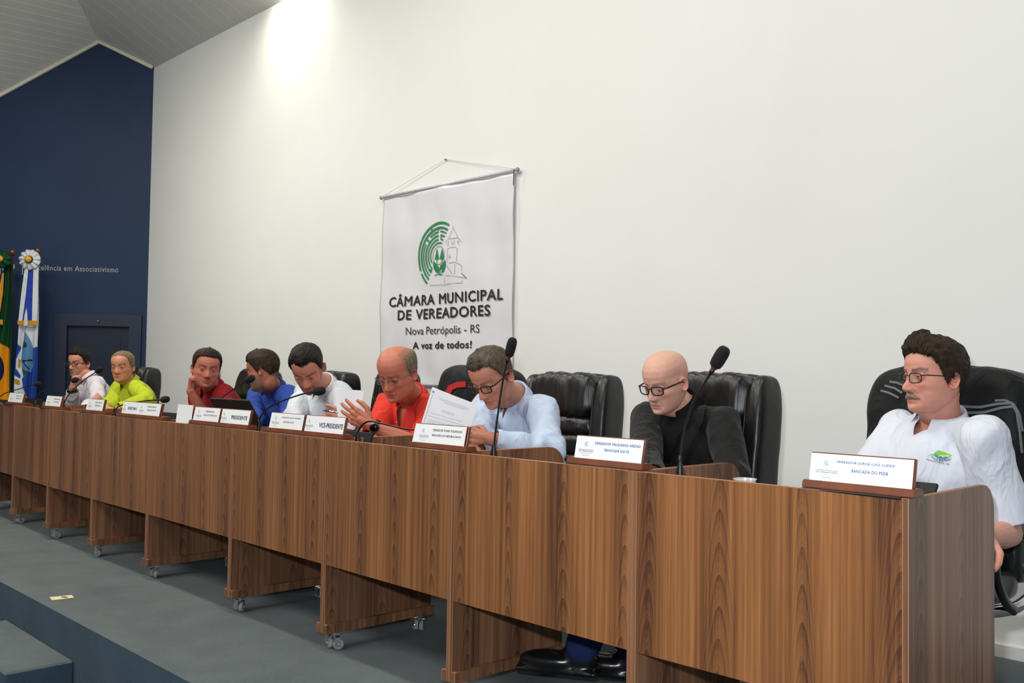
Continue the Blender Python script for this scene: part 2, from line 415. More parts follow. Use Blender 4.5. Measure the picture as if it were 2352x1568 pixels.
M_vinyl = plain('white_vinyl_sheet', srgb(226, 224, 229), .22, var=.01, vs=3)
sh = link('sheet', me, M_vinyl, bt, True); md = sh.modifiers.new('s', 'SOLIDIFY'); md.thickness = .0015; md.offset = 1
rel = -Vector(bt.location)
def tb(name, pts, r, mat, par, n=8, off=rel, sm=True, sx=1):
    bm = BM(); tube(bm, [Vector(p)+off for p in pts], r, n, sx=sx); return obj(name, bm, mat, par, sm)
M_rod = plain('white_rod', srgb(196, 197, 204), .3)
tb('top_rod', [(bl.x-.005, BY-.004, bl.z-.004), (br.x+.005, BY-.004, bl.z-.004)], .011, M_rod, bt)
for x in (bl.x, br.x): 
    bm = BM(); ellipsoid(bm, Vector((x, BY-.004, bl.z-.004))+rel, (.013, .015, .015), u=10, v=8); obj('rod_cap', bm, plain('grey_cap', srgb(150, 150, 152), .4), bt, True)
tb('bottom_rod', [(x0b, BY-.002, zb0), (x1b, BY-.002, zb0)], .011, M_rod, bt)
nail = at(1023, 366, WY-.012)
M_str = plain('white_string', srgb(214, 210, 198), .7)
tb('string', [(bl.x+.01, BY-.005, bl.z), (nail.x, nail.y, nail.z)], .0018, M_str, bt, 5); tb('string', [(br.x-.01, BY-.005, br.z), (nail.x, nail.y, nail.z)], .0018, M_str, bt, 5)
tb('string', [(br.x-.02, BY-.016, br.z), (br.x-.024, BY-.016, br.z-.10)], .003, M_dark, bt, 5)
bm = BM(); ellipsoid(bm, Vector((nail.x, WY-.008, nail.z))+rel, (.012, .01, .008), u=8, v=6); obj('nail', bm, M_chrome, bt)
T = Matrix.Translation(rel)
def bfn(co): co[:, 1] = BY-.0075; return wav(co)
def btext(s, l, r_, pb, pt, bold, mat=M_dark):
    a = at(l[0], l[1], BY); b = at(r_[0], r_[1], BY); text_fit(s, mat, bt, a.x, b.x, a.z, at(*pt, BY).z, T, bold, fn=bfn)
btext('CÂMARA MUNICIPAL', (896.8, 706), (1155.7, 688), 0, (925, 674.5), .028)
btext('DE VEREADORES', (916, 736), (1127.6, 720), 0, (1127, 699), .028)
btext('Nova Petrópolis - RS', (934.4, 775), (1102, 763), 0, (1100, 744.5), 0)
btext('A voz de todos!', (948.7, 801.8), (1084.8, 800), 0, (1084, 781.5), .035)
# emblem geometry, in metres around its centre (x right, z up)
EC = Vector((-5.0302, 0, 1.91))
def em(u, v):
    p = at(940+u/8.7125, 490+v/8.7125, BY); return (p.x-EC.x, p.z-EC.z)
def arc(bm, r0, r1, a0, a1, f):
    n = max(2, int(abs(a1-a0)/5)); A = []; B = []
    for i in range(n+1):
        t = math.radians(a0+(a1-a0)*i/n); A.append(f(r0*math.cos(t), r0*math.sin(t))); B.append(f(r1*math.cos(t), r1*math.sin(t)))
    A = [bm.verts.new(p) for p in A]; B = [bm.verts.new(p) for p in B]
    for i in range(n): bm.faces.new((A[i], B[i], B[i+1], A[i+1]))
def poly(bm, pts, f): bm.faces.new([bm.verts.new(f(*p)) for p in pts])
def line(bm, pts, w, f):
    for a, b in zip(pts, pts[1:]):
        dx, dz = b[0]-a[0], b[1]-a[1]; L = math.hypot(dx, dz) or 1; nx_, nz_ = -dz/L*w/2, dx/L*w/2
        poly(bm, [(a[0]+nx_, a[1]+nz_), (a[0]-nx_, a[1]-nz_), (b[0]-nx_, b[1]-nz_), (b[0]+nx_, b[1]+nz_)], f)
TR = [[em(*p) for p in L] for L in ([(572, 700), (528, 925), (620, 915)], [(682, 697), (630, 915), (728, 910)])]
LEAF = [[em(*p) for p in [(500, 960), (560, 1020), (607, 1065), (612, 1110), (578, 1090), (600, 1205), (540, 1170), (505, 1100), (496, 1030)]],
        [em(*p) for p in [(752, 925), (700, 1000), (645, 1040), (620, 1120), (620, 1245), (635, 1245), (640, 1130), (688, 1075), (660, 1195), (715, 1160), (750, 1080), (762, 1010)]]]
TW = [[(895, 235), (898, 290), (820, 500)], [(898, 290), (985, 480)], [(745, 595), (815, 510), (990, 487), (1047, 565)], [(880, 545), (880, 612), (922, 610), (920, 525)], [(790, 610), (795, 648), (815, 625), (815, 560)],
      [(982, 590), (982, 548), (1003, 560), (1003, 635)], [(797, 980), (799, 715), (845, 683), (950, 672), (983, 710), (980, 960)], [(828, 1000), (950, 975), (1072, 1040), (1072, 1140)], [(780, 1040), (905, 1215)], [(950, 1010), (946, 1215)],
      [(765, 1242), (1170, 1292), (1078, 1195)], [(422, 1437), (730, 1425), (1090, 1388), (1096, 1320)], [(727, 1290), (724, 1400)], [(832, 830), (832, 895), (855, 895), (855, 830)]]
TW = [[em(*p) for p in L] for L in TW]
def emblem_green(bm, f):
    for r0, r1, a0, a1 in ((.214, .2295, 62, 204), (.214, .2295, 210, 235), (.181, .196, 61, 235), (.157, .168, 94, 126), (.157, .168, 147, 234), (.157, .168, 62, 86), (.13, .143, 64, 84), (.13, .143, 94, 234), (.105, .116, 65, 82), (.105, .116, 94, 231), (.081, .0905, 67, 213), (.0595, .0635, 0, 360),
                            (.196, .214, 113, 117), (.143, .181, 134.5, 139.5), (.168, .181, 92, 95), (.116, .13, 79, 83), (.116, .13, 226, 232)):
        arc(bm, r0, r1, a0, a1, f)
    for t in TR: poly(bm, t, f)
    for t in TR:
        x = (t[1][0]+t[2][0])/2; line(bm, [(x, t[1][1]), (x, t[1][1]-.035)], .006, f)
    for t in LEAF: bmesh.ops.triangulate(bm, faces=[bm.faces.new([bm.verts.new(f(*p)) for p in t])])
    line(bm, [(-.045, -.136), (-.02, -.128), (.005, -.127), (.045, -.134)], .005, f)
def emblem_tower(bm, f, w=.0028):
    for t in TW: line(bm, t, w, f)
    line(bm, [em(1078, 1195), em(1165, 1288)], .007, f)
def bf(x, z):
    c = np.array([[EC.x+x, BY-.0075, EC.z+z]]); c = wav(c)[0]; return Vector(c)+rel
bm = BM(); emblem_green(bm, bf); obj('emblem', bm, M_green, bt)
bm = BM(); emblem_tower(bm, bf); obj('emblem_tower', bm, M_grayp, bt)

# ------------------------------------------------------------------ desks
JX = [(-.942, 2.141), (-1.719, 2.127), (-2.506, 2.132), (-3.306, 2.146), (-4.097, 2.155), (-5.044, 2.169), (-5.828, 2.171), (-6.627, 2.185), (-7.428, 2.211), (-8.228, 2.235)]
RIM, BOT, BASE, DEP, TP = .840, .3415, .070, .535, .015
def caster(parent, x, y, ang):
    c = empty('caster', (x, y, 0), ang); c.parent = parent
    bm = BM(); box(bm, (0, 0, .0675), (.03, .03, .004)); tube(bm, [(0, 0, .066), (0, 0, .05)], .005, 8); box(bm, (.008, .012, .034), (.02, .002, .034)); box(bm, (.008, -.012, .034), (.02, .002, .034)); box(bm, (.008, 0, .051), (.02, .026, .002)); tube(bm, [(.014, -.016, .022), (.014, .016, .022)], .0035, 8)
    obj('fork', bm, M_chrome, c)
    bm = BM(); lathe(bm, [(.004, -.008), (.019, -.008), (.022, -.004), (.022, .004), (.019, .008), (.004, .008)], 16, Matrix.Translation((.014, 0, .022)) @ Matrix.Rotation(math.pi/2, 4, 'X')); obj('wheel', bm, M_clear, c, True)
def mk_clear():
    m = NT('clear_polyurethane', .15, 0, .6); m.base(srgb(190, 190, 188)); m.b.inputs['Transmission Weight'].default_value = .35; return m.m
M_clear = mk_clear()
def panel(name, x, parent, mat):
    "side panel in the yz plane at x, with a rounded upper rear corner"
    R = .075; pts = [(0, BASE), (DEP, BASE), (DEP, RIM-R)]
    pts += [(DEP-R+R*math.cos(a), RIM-R+R*math.sin(a)) for a in [math.pi/2*k/8 for k in range(1, 9)]]+[(0, RIM)]
    bm = BM(); prism(bm, pts, -TP/2, TP/2, Matrix.Translation((x, 0, 0)) @ Matrix(((0, 0, 1, 0), (1, 0, 0, 0), (0, 1, 0, 0), (0, 0, 0, 1))))
    bmesh.ops.recalc_face_normals(bm, faces=bm.faces); p = obj(name, bm, mat, parent)
    bm = BM(); box(bm, (x, DEP/2-R/2, RIM+.0004), (TP, DEP-R, .0008)); obj('edge_band', bm, M_edge2, p)
    bm = BM(); box(bm, (x-TP/2+.001, -.0004, (RIM+BASE)/2), (.002, .0012, RIM-BASE)); box(bm, (x+TP/2-.001, -.0004, (RIM+BASE)/2), (.002, .0012, RIM-BASE)); obj('edge_strip', bm, M_edge, p)
    return p
DL = ['nearest desk on the right, its grey-brown outer side panel exposed', 'desk in front of the bald man in black', 'desk in front of the man in the pale blue shirt', 'desk in front of the man in the red shirt', 'wider desk carrying the PRESIDENTE plate',
      'desk carrying the SECRETARIO plate', 'desk in front of the man in the lime green shirt', 'desk in front of the man in the pinkish white shirt', 'furthest desk at the left edge, cut by the frame']
for i in range(9):
    (xr, yr), (xl, yl) = JX[i], JX[i+1]; w = math.hypot(xr-xl, yr-yl); a = math.atan2(yr-yl, xr-xl)
    d = empty('council_desk', (xl, yl, 0), a, 'walnut laminate desk on casters, '+DL[i], 'desk', 'walnut desks set side by side')
    bm = BM(); box(bm, (w/2, TP/2, (RIM+BOT)/2), (w-2*TP-.002, TP, RIM-BOT)); fp = obj('front_panel', bm, M_wood, d)
    bm = BM(); box(bm, (w/2, TP/2, RIM+.0006), (w-.004, TP, .0012)); obj('edge_band', bm, M_edge, fp)
    panel('side_panel', TP/2+.0005, d, M_woodL); panel('side_panel', w-TP/2-.0005, d, M_woodL)
    bm = BM(); box(bm, (w/2, TP+.25, .74), (w-2*TP-.004, .49, .025)); obj('worktop', bm, M_wood, d)
    bm = BM(); box(bm, (w/2, .10, .50), (w-2*TP-.004, .015, .10)); obj('cross_rail', bm, M_woodL, d)
    for s in (0, 1):
        x = TP+.0105 if s == 0 else w-TP-.0105
        R = [(-.004, .0), (DEP-.01, 0), (DEP+.004, .014), (DEP+.004, .036), (-.004, .036)]
        bm = BM(); prism(bm, R, -.010, .010, Matrix.Translation((x, 0, BASE-.001)) @ Matrix(((0, 0, 1, 0), (1, 0, 0, 0), (0, 1, 0, 0), (0, 0, 0, 1)))); bmesh.ops.recalc_face_normals(bm, faces=bm.faces)
        fr_ = obj('foot_rail', bm, M_woodL, d)
        bm = BM(); sx_ = x+(.009 if s == 0 else -.009); box(bm, (sx_, -.0045, BASE+.018), (.002, .001, .035)); box(bm, (x, .0, BASE+.0355), (.02, .008, .0012)); obj('edge_strip', bm, M_edge, fr_)
        for yy in (.045, DEP-.06): caster(d, x, yy, random.uniform(-1.2, 1.4)+(.8 if s else 2.2))

# ------------------------------------------------------------------ name plates
def rim_y(x):
    for (xr, yr), (xl, yl) in zip(JX, JX[1:]):
        if xl <= x <= xr: return yr+(yl-yr)*(xr-x)/(xr-xl)
    return 2.2
SEAT_Z = RIM+.003
def small_emblem(par, x, z, s, M4, mat):
    f = lambda a, b: M4 @ Vector((x+a*s, -.0008, z+b*s)); bm = BM(); emblem_green(bm, f); obj('emblem', bm, mat, par)
def nameplate(pl, pr, py, cards, label, group=None, curl=0, hh=.070, dy=.012):
    yy = rim_y(at(pl, py, 2.15).x)+dy
    a, b = at(pl, py, yy), at(pr, py, yy); w = b.x-a.x; x0 = a.x
    r = empty('name_plate', (x0, yy, SEAT_Z), 0, label, 'name plate', group)
    sl = [(0, 0), (.055, 0), (.047, .018), (.006, .018)]
    bm = BM(); prism(bm, sl, 0, w, Matrix(((0, 0, 1, 0), (1, 0, 0, 0), (0, 1, 0, 0), (0, 0, 0, 1)))); bmesh.ops.recalc_face_normals(bm, faces=bm.faces)
    bmesh.ops.bevel(bm, geom=bm.edges[:], offset=.002, segments=2, affect='EDGES'); obj('base', bm, M_plate, r)
    lean = math.radians(11)
    for (f0, f1, lines, em_m, tm, big) in cards:
        cx0, cx1 = w*f0, w*f1; cw = cx1-cx0
        M4 = Matrix.Translation((cx0, .014, .017)) @ Matrix.Rotation(-lean, 4, 'X')
        bm = BM(); box(bm, (cw/2, .0065, hh/2), (cw, .011, hh), bev=.0015); bd = obj('board', bm, M_plate, r); bd.data.transform(M4)
        cl = cw-.004
        bm = BM(); nseg = 12; rows = []
        for zz in (.001, hh-.003):
            rw = []
            for k in range(nseg+1):
                xx = .001+cl*k/nseg; e = max(0, (abs(k/nseg-.5)-.38)/.12); rw.append((xx-(curl*.006*e*(zz < .01) if k < nseg/2 else 0), -.0006-curl*.006*e*e, zz-curl*.003*e*(1 if zz < .01 else 0)))
            rows.append([bm.verts.new(p) for p in rw])
        for k in range(nseg): bm.faces.new((rows[0][k], rows[0][k+1], rows[1][k+1], rows[1][k]))
        ex = bmesh.ops.extrude_face_region(bm, geom=bm.faces[:]); bmesh.ops.translate(bm, vec=(0, .0005, 0), verts=[v for v in ex['geom'] if isinstance(v, bmesh.types.BMVert)])
        bmesh.ops.recalc_face_normals(bm, faces=bm.faces)
        cd = obj('card', bm, M_white, r, False); cd.data.transform(M4)
        Mt = M4 @ Matrix.Translation((0, -.0015, 0))
        if em_m:
            es = hh*.20/.24; ex0 = .045 if not big else .03
            ex0 = min(ex0, cw*.19)
            k = cw*.30/.25 if cw < .2 else .28
            small_emblem(cd, ex0, hh*.62, es*.62, Mt, em_m)
            text_fit('CÂMARA MUNICIPAL', M_grayp, cd, ex0-cw*.115, ex0+cw*.115, hh*.36, hh*.41, Mt, .02)
            text_fit('DE VEREADORES', M_grayp, cd, ex0-cw*.105, ex0+cw*.105, hh*.29, hh*.335, Mt, .02)
            text_fit('Nova Petrópolis - RS', M_grayp, cd, ex0-cw*.07, ex0+cw*.07, hh*.2, hh*.235, Mt)
            text_fit('A voz de todos!', M_dark, cd, ex0-cw*.05, ex0+cw*.05, hh*.12, hh*.15, Mt, .01)
        for (s, u0, u1, v0, v1, bd_) in lines: text_fit(s, tm, cd, cw*u0, cw*u1, hh*v0, hh*v1, Mt, bd_)
    # black riser the plate stands on
    for (xr, yr), (xl, yl) in zip(JX, JX[1:]):
        if xl <= x0+w/2 <= xr: ra, rb_ = max(x0+.004, xl+.018), min(x0+w-.004, xr-.018)
    q = empty('plate_riser', ((ra+rb_)/2, yy+.040, .7535), 0, 'black riser under the '+label[label.lower().find('white')+6:].replace(' with pale blue lettering', ''), 'riser')
    bm = BM(); box(bm, (0, .0, (SEAT_Z-.7535)/2), (rb_-ra, .05, SEAT_Z-.7537), bev=.003); box(bm, (0, -.010, SEAT_Z-.7535-.0030), (rb_-ra, .082, .0055), bev=.002); obj('case', bm, M_black, q)
L2 = lambda a, b, u0, u1, u2, u3: [(a, u0, u1, .64, .75, .014), (b, u2, u3, .38, .49, .014)]
nameplate(1840, 2100, 1128, [(.045, .97, L2('VEREADOR JORGE LUIZ LUDKE', 'BANCADA DO PSDB', .265, .82, .42, .765), M_teal, M_bluep, 0)], 'White name card with pale blue lettering reading BANCADA DO PSDB, nearest the camera')
nameplate(1299, 1474, 1060, [(.075, .965, L2('VEREADOR PAULINHO AREND', 'BANCADA DO PL', .29, .955, .45, .81), M_teal, M_bluep, 0)], 'White name card reading BANCADA DO PL in front of the bald man')
nameplate(937, 1070, 1020, [(.06, .95, L2('VEREADOR PLINIO RODRIGUES', 'BANCADA DO REPUBLICANOS', .335, .90, .335, .89), M_teal, M_dark, 0)], 'White name card reading BANCADA DO REPUBLICANOS, left corner curling', curl=1)
nameplate(684, 787, 992, [(.08, .95, [('VICE-PRESIDENTE', .37, .965, .30, .58, .02)], M_teal, M_navyp, 1)], 'White name card reading VICE-PRESIDENTE in navy letters')
nameplate(597, 692, 978, [(.17, .965, L2('VEREADOR JOAO MOREIRA', 'BANCADA DO PL', .32, .9, .4, .72), M_teal, M_grayp, 0)], 'White name card just left of the VICE-PRESIDENTE card', curl=.3)
nameplate(497, 568, 975, [(.03, .95, [('PRESIDENTE', .37, .92, .32, .58, .02)], M_teal, M_navyp, 1)], 'White name card reading PRESIDENTE in navy letters')
nameplate(432, 499, 965, [(.10, .97, L2('VEREADOR', 'BANCADA DO REPUBLICANOS', .42, .75, .38, .88), M_teal, M_grayp, 0)], 'White name card just left of the PRESIDENTE card', curl=.5)
nameplate(300, 372, 957, [(.12, .86, L2('VEREADOR', 'BANCADA DO PP', .40, .78, .42, .80), M_teal, M_grayp, 0)], 'White name card just right of the SECRETARIO card', curl=.6)
nameplate(267, 308, 953, [(.15, .98, [('SECRETARIO', .38, .95, .34, .56, .02)], M_teal, M_navyp, 1)], 'Small white name card reading SECRETARIO')
nameplate(186, 242, 944, [(.12, .80, L2('VEREADOR', 'BANCADA', .45, .86, .5, .82), M_teal, M_grayp, 0)], 'White name card in front of the man in lime green', curl=.3)
nameplate(94, 143, 937, [(.12, .83, L2('VEREADOR', 'BANCADA', .45, .86, .5, .82), M_teal, M_grayp, 0)], 'White name card in front of the man in the pinkish white shirt', curl=.6)
nameplate(11, 58, 925, [(.08, .78, L2('VEREADOR', 'BANCADA', .45, .86, .5, .82), M_teal, M_grayp, 0)], 'White name card on the furthest desk in view, before the flags', curl=.6)
a, b = at(406, 969, 2.20), at(441, 972, 2.20)
bc = empty('blank_card', (a.x, 2.195, .7525), 0, 'blank white card leaning at the left of the PRESIDENTE plate', 'card')
bm = BM(); box(bm, ((b.x-a.x)/2, 0, .09), (b.x-a.x, .0015, .18), Matrix.Rotation(-.12, 3, 'X')); obj('sheet', bm, M_white, bc)

# ------------------------------------------------------------------ microphones
def mic(pts, head, label, Y=2.25, L=.072, R=.019, Yh=None):
    P = [at(*p, Y) for p in pts]
    if Yh: 
        n = len(P); P = [at(*p, Y+(Yh-Y)*k/(n-1)) for k, p in enumerate(pts)]
    H = at(*head, Yh or Y)
    r = empty('gooseneck_microphone', (P[0].x, P[0].y, .7525), 0, label, 'microphone', 'gooseneck microphones on the desks'); o = -Vector(r.location)
    bm = BM(); lathe(bm, [(.036, 0), (.036, .012), (.02, .02), (.012, .03), (.012, .07), (.011, RIM-.7525-.002), (.010, RIM-.7525+.008), (.005, RIM-.7525+.026), (.004, RIM-.7525+.045)], 16); obj('base', bm, M_black, r, True)
    Q = [Vector((P[0].x, P[0].y, RIM+.02))]+P[1:]
    tb('gooseneck', smoothpts(Q, 6), .0036, M_black, r, 8, o)
    d = (H-P[-1]).normalized(); q = d.to_track_quat('Z', 'Y').to_matrix().to_4x4(); base = P[-1]+o
    MM = Matrix.Translation(base) @ q
    bm = BM(); lathe(bm, [(.004, -.02), (.0065, -.012), (.0075, .004)], 12, MM); obj('mic_collar', bm, M_black, r, True)
    bm = BM(); lathe(bm, [(.0075, .002), (.0105, .004), (.0105, .009), (.007, .010)], 16, MM); obj('red_ring', bm, M_red, r, True)
    bm = BM(); pr = [(.011, .007), (R*.86, .011), (R*.97, .022), (R, .038), (R*.99, .052), (R*.88, .064), (R*.62, .0705), (R*.2, L+.001)]; lathe(bm, [(a_, b_*L/.072) for a_, b_ in pr], 24, MM); obj('foam_windscreen', bm, M_foam, r, True)
mic([(1562, 1088), (1562, 1050), (1572, 985), (1592, 925), (1618, 880), (1638, 847)], (1668, 797), 'gooseneck microphone in front of the bald man, foam head tipped right', Y=2.24)
mic([(1134, 1045), (1136, 1010), (1145, 940), (1156, 870), (1167, 822)], (1178, 780), 'tall upright gooseneck microphone in front of the man in pale blue', Y=2.24, R=.017)
mic([(822, 1011), (823, 990), (833, 975), (850, 967), (880, 973), (930, 984), (972, 989)], (1010, 992), 'low gooseneck microphone bent right behind the REPUBLICANOS name card', Y=2.25)
mic([(594, 984), (596, 962), (612, 940), (645, 922), (690, 906), (722, 899)], (757, 895), 'gooseneck microphone curving right in front of the man in the white shirt', Y=2.26)
mic([(478, 958), (481, 935), (498, 922), (530, 898), (566, 875)], (590, 862), 'gooseneck microphone rising behind the open laptop', Y=2.50, Yh=2.45)
mic([(262, 955), (265, 940), (280, 930), (330, 921), (372, 918)], (402, 914), 'low gooseneck microphone stretching right beside the SECRETARIO card', Y=2.27)
mic([(147, 941), (148, 924), (161, 902), (190, 875), (222, 853)], (245, 838), 'gooseneck microphone rising between the two leftmost men', Y=2.28)
mic([(81, 931), (82, 914), (96, 899), (128, 884), (167, 874)], (195, 867), 'gooseneck microphone crossing in front of the man in glasses', Y=2.28)
mic([(-6, 925), (-4, 914), (12, 903), (40, 894), (82, 882)], (108, 878), 'faint gooseneck microphone at the left edge before the flags', Y=2.30)
# ------------------------------------------------------------------ people
HZ = np.array([-.120, -.117, -.108, -.095, -.078, -.060, -.040, -.020, 0, .022, .045, .068, .088, .103, .113, .119, .121])
HYF = np.array([.048, .068, .082, .086, .084, .084, .083, .083, .084, .089, .090, .083, .068, .050, .030, .012, -.004])
HYB = np.array([.010, -.002, -.020, -.040, -.056, -.068, -.080, -.090, -.098, -.104, -.106, -.101, -.089, -.071, -.050, -.028, -.012])
HW = np.array([.010, .024, .038, .050, .058, .063, .067, .070, .0725, .0755, .0765, .0745, .066, .053, .037, .018, .004])
def sm_interp(z, a):
    zz = np.linspace(-.120, .121, 400); v = np.interp(zz, HZ, a); k = np.hanning(25); k /= k.sum()
    pad = np.r_[2*v[0]-v[1:13][::-1], v, 2*v[-1]-v[-13:-1][::-1]]; v = np.convolve(pad, k, 'valid')
    return np.interp(z, zz, v)
def g(x, s): return np.exp(-(x/s)**2)
def head_surface(nu, nv, feat=True, o={}):
    ph = np.linspace(0, 1, nv); z = -.120+.241*(.5-.5*np.cos(math.pi*(.03+.94*ph)))
    z[0], z[-1] = -.120, .121
    a = np.linspace(-math.pi, math.pi, nu, endpoint=False); a = a - .35*np.sin(a)  # denser in front
    Z, A = np.meshgrid(z, a, indexing='ij')
    yf, yb, w = (sm_interp(Z, q) for q in (HYF, HYB, HW)); w = w*o.get('wide', 1)*(1+o.get('jowl', 0)*g(Z+.08, .04))
    ym = yb+(yf-yb)*.46; fr = np.cos(A) > 0
    e = .80+.35*np.clip((-Z-.055)/.05, 0, 1)
    X = w*np.sin(A)*np.where(fr, 1, 1)
    Y = np.where(fr, ym+(yf-ym)*np.abs(np.cos(A))**e, ym-(ym-yb)*np.abs(np.cos(A))**.85)
    if feat:
        F = fr*1.0; ax = np.abs(X); D = np.zeros_like(X); n = o.get('nose', 1)
        rz = np.interp(Z, [-.054, -.049, -.041, -.032, -.018, -.004, .010, .022], [0, .012, .027, .0255, .0175, .0105, .004, 0])
        rw = np.interp(Z, [-.05, -.035, -.01, .02], [.0115, .0105, .0075, .008])
        D += n*rz*g(X, rw*1.15)
        D += n*.0105*g(ax-.0135, .0065)*g(Z+.043, .0075)
        D -= .0115*g(ax-.032, .0175)*g(Z-.001, .0125)
        D += .0042*g(Z-.0205, .008)*g(ax-.028, .024)
        D += .004*g(ax-.047, .014)*g(Z+.026, .016)
        D -= .0035*g(ax-.034, .012)*g(Z+.052, .014)*o.get('gaunt', 1)
        D += .0050*g(Z+.0665, .0045)*g(X, .019)+.0058*g(Z+.0775, .005)*g(X, .017)
        D -= .0042*g(Z+.0722, .0018)*g(X, .024)
        D -= .003*g(Z+.087, .005)*g(X, .02)
        D += .006*g(Z+.101, .010)*g(X, .02)*o.get('chin', 1)
        D -= .0040*g(ax-(.018+.35*np.clip(-Z-.045, 0, .05)), .0035)*(Z < -.04)*(Z > -.082)
        Y = Y+D*F
        X = X*(1-.05*g(Z-.03, .02)*F*g(ax-.07, .02))
        X = X+np.sign(X)*.003*g(Z+.026, .016)*F
    return X, Y, Z, A
def grid_faces(nv, nu):
    f = []
    for j in range(nv-1):
        for i in range(nu): f.append((j*nu+i, j*nu+(i+1) % nu, (j+1)*nu+(i+1) % nu, (j+1)*nu+i))
    f.append(tuple(range(nu))[::-1]); f.append(tuple((nv-1)*nu+i for i in range(nu))); return f
def add_np(bm, co, faces):
    vs = [bm.verts.new(c) for c in co]
    for f in faces:
        try: bm.faces.new([vs[i] for i in f])
        except ValueError: pass
def cap(bm, a, b, ra, rb, n=14):
    a, b = Vector(a), Vector(b); d = b-a; L = d.length or 1e-4
    q = d.to_track_quat('Z', 'Y').to_matrix().to_4x4(); k = 5
    pr = [(ra*math.cos(t), -ra*math.sin(t)) for t in [math.pi/2*(1-i/k)*.97 for i in range(k)]]+[(ra, 0), (rb, L)]+[(rb*math.cos(t), L+rb*math.sin(t)) for t in [math.pi/2*.97*(i+1)/k for i in range(k)]]
    lathe(bm, pr, n, Matrix.Translation(a) @ q)
def chain(bm, pts, rs, n=14):
    for i in range(len(pts)-1): cap(bm, pts[i], pts[i+1], rs[i], rs[i+1], n)
def remesh(bm, vox, smooth=1, name='m', it=2):
    me = bpy.data.meshes.new(name); bmesh.ops.recalc_face_normals(bm, faces=bm.faces); bm.to_mesh(me); bm.free()
    o = bpy.data.objects.new('tmp', me); COL.objects.link(o); m = o.modifiers.new('r', 'REMESH'); m.mode = 'VOXEL'; m.voxel_size = vox
    if smooth: s = o.modifiers.new('s', 'SMOOTH'); s.factor = smooth; s.iterations = it
    dg = bpy.context.evaluated_depsgraph_get(); out = bpy.data.meshes.new_from_object(o.evaluated_get(dg)); bpy.data.objects.remove(o); bpy.data.meshes.remove(me); out.name = name
    return out
def getco(me):
    co = np.empty(len(me.vertices)*3); me.vertices.foreach_get('co', co); return co.reshape(-1, 3)
def getno(me):
    no = np.empty(len(me.vertices)*3); me.vertices.foreach_get('normal', no); return no.reshape(-1, 3)
def setco(me, co): me.vertices.foreach_set('co', np.ascontiguousarray(co).ravel()); me.update()
def ear(bm, M4, side, s=1):
    nr, na = 8, 22; front, back = [], []
    for j in range(nr+1):
        r = j/nr
        for i in range(na):
            t = 2*math.pi*i/na; R = 1+.10*math.cos(2*t)-.10*math.sin(t)*0
            ww = .0175*(1+.25*math.sin(t)) if math.cos(t) < 0 else .0165*(.8+.2*math.sin(t))
            zz = .031*math.sin(t)*r*R; yy = ww*math.cos(t)*r
            h = .0075*g(r-.88, .16)*(1 if not (abs(t-0) < .5 or abs(t-2*math.pi) < .5) else .6)-.006*g(r-.35, .3)+.0035*g(r-.58, .08)*(math.cos(t) < .2)
            fl = .0085-yy*.42
            front.append((side*(fl+h), yy-.002, zz)); back.append((side*(fl-.0045 if r > .5 else -.004), yy-.002, zz))
    co = front+back; n1 = len(front); f = []
    for j in range(nr):
        for i in range(na):
            a, b = j*na+i, j*na+(i+1) % na; f.append((a, b, b+na, a+na)); f.append((n1+a+na, n1+b+na, n1+b, n1+a))
    e = nr*na
    for i in range(na): f.append((e+i, e+(i+1) % na, n1+e+(i+1) % na, n1+e+i))
    f.append(tuple(range(na))[::-1]); f.append(tuple(n1+i for i in range(na)))
    co = [M4 @ Vector((side*.0705+c[0]*s, -.010+c[1]*s, -.012+c[2]*s)) for c in co]
    add_np(bm, co, f)
def hand(bm, wrist, d, nrm, thumb, curls=(30, 30, 30, 30), s=1.0, spread=6, tc=30, pl=.092):
    "palm plus five jointed fingers; d = hand direction, nrm = back of hand, thumb = +1/-1 side"
    wrist = Vector(wrist); d = Vector(d).normalized(); nrm = Vector(nrm); nrm = (nrm-d*nrm.dot(d)).normalized(); sd = d.cross(nrm).normalized()*thumb
    w = wrist; R = Matrix((sd, d, nrm)).transposed()
    knuck = []
    for k, (off, L, r) in enumerate(((.029, .072, .0090), (.010, .080, .0092), (-.010, .074, .0088), (-.028, .059, .0078))):
        base = w+d*(pl*s-abs(off-.01)*s*.35)+sd*off*s+nrm*(.002-abs(off-.0)*.1)*s; knuck.append(base)
        cap(bm, w+d*.012*s+sd*off*.5*s, base, .0145*s, .0125*s, 10)
        ang = math.radians(curls[k]); dd = (d+sd*math.tan(math.radians(spread))*(off/.029)*.6).normalized(); p = base
        for seg, (fr_, rr) in enumerate(((.46, 1), (.30, .92), (.24, .82))):
            a = ang*(.75, 1.15, .85)[seg]; ax = sd*thumb if False else sd
            # rotate towards the palm (away from the back of the hand)
            rot = Matrix.Rotation(a if (d.cross(-nrm)).dot(sd) > 0 else -a, 3, sd); dd = rot @ dd
            q = p+dd*L*fr_*s; cap(bm, p, q, r*rr*s*1.02, r*rr*.93*s, 10); p = q
    cap(bm, w, w+d*.05*s, .023*s, .022*s, 12)
    t0 = w+d*.022*s+sd*.024*s-nrm*.006*s; t1 = t0+(d*.62+sd*.70-nrm*math.sin(math.radians(tc))*.7).normalized()*.042*s; t2 = t1+(d*.85+sd*.22-nrm*math.sin(math.radians(tc))).normalized()*.032*s; t3 = t2+(d*.95-sd*.05-nrm*.4).normalized()*.026*s
    cap(bm, t0, t1, .0155*s, .0115*s, 10); cap(bm, t1, t2, .0112*s, .0100*s, 10); cap(bm, t2, t3, .0100*s, .0082*s, 10)
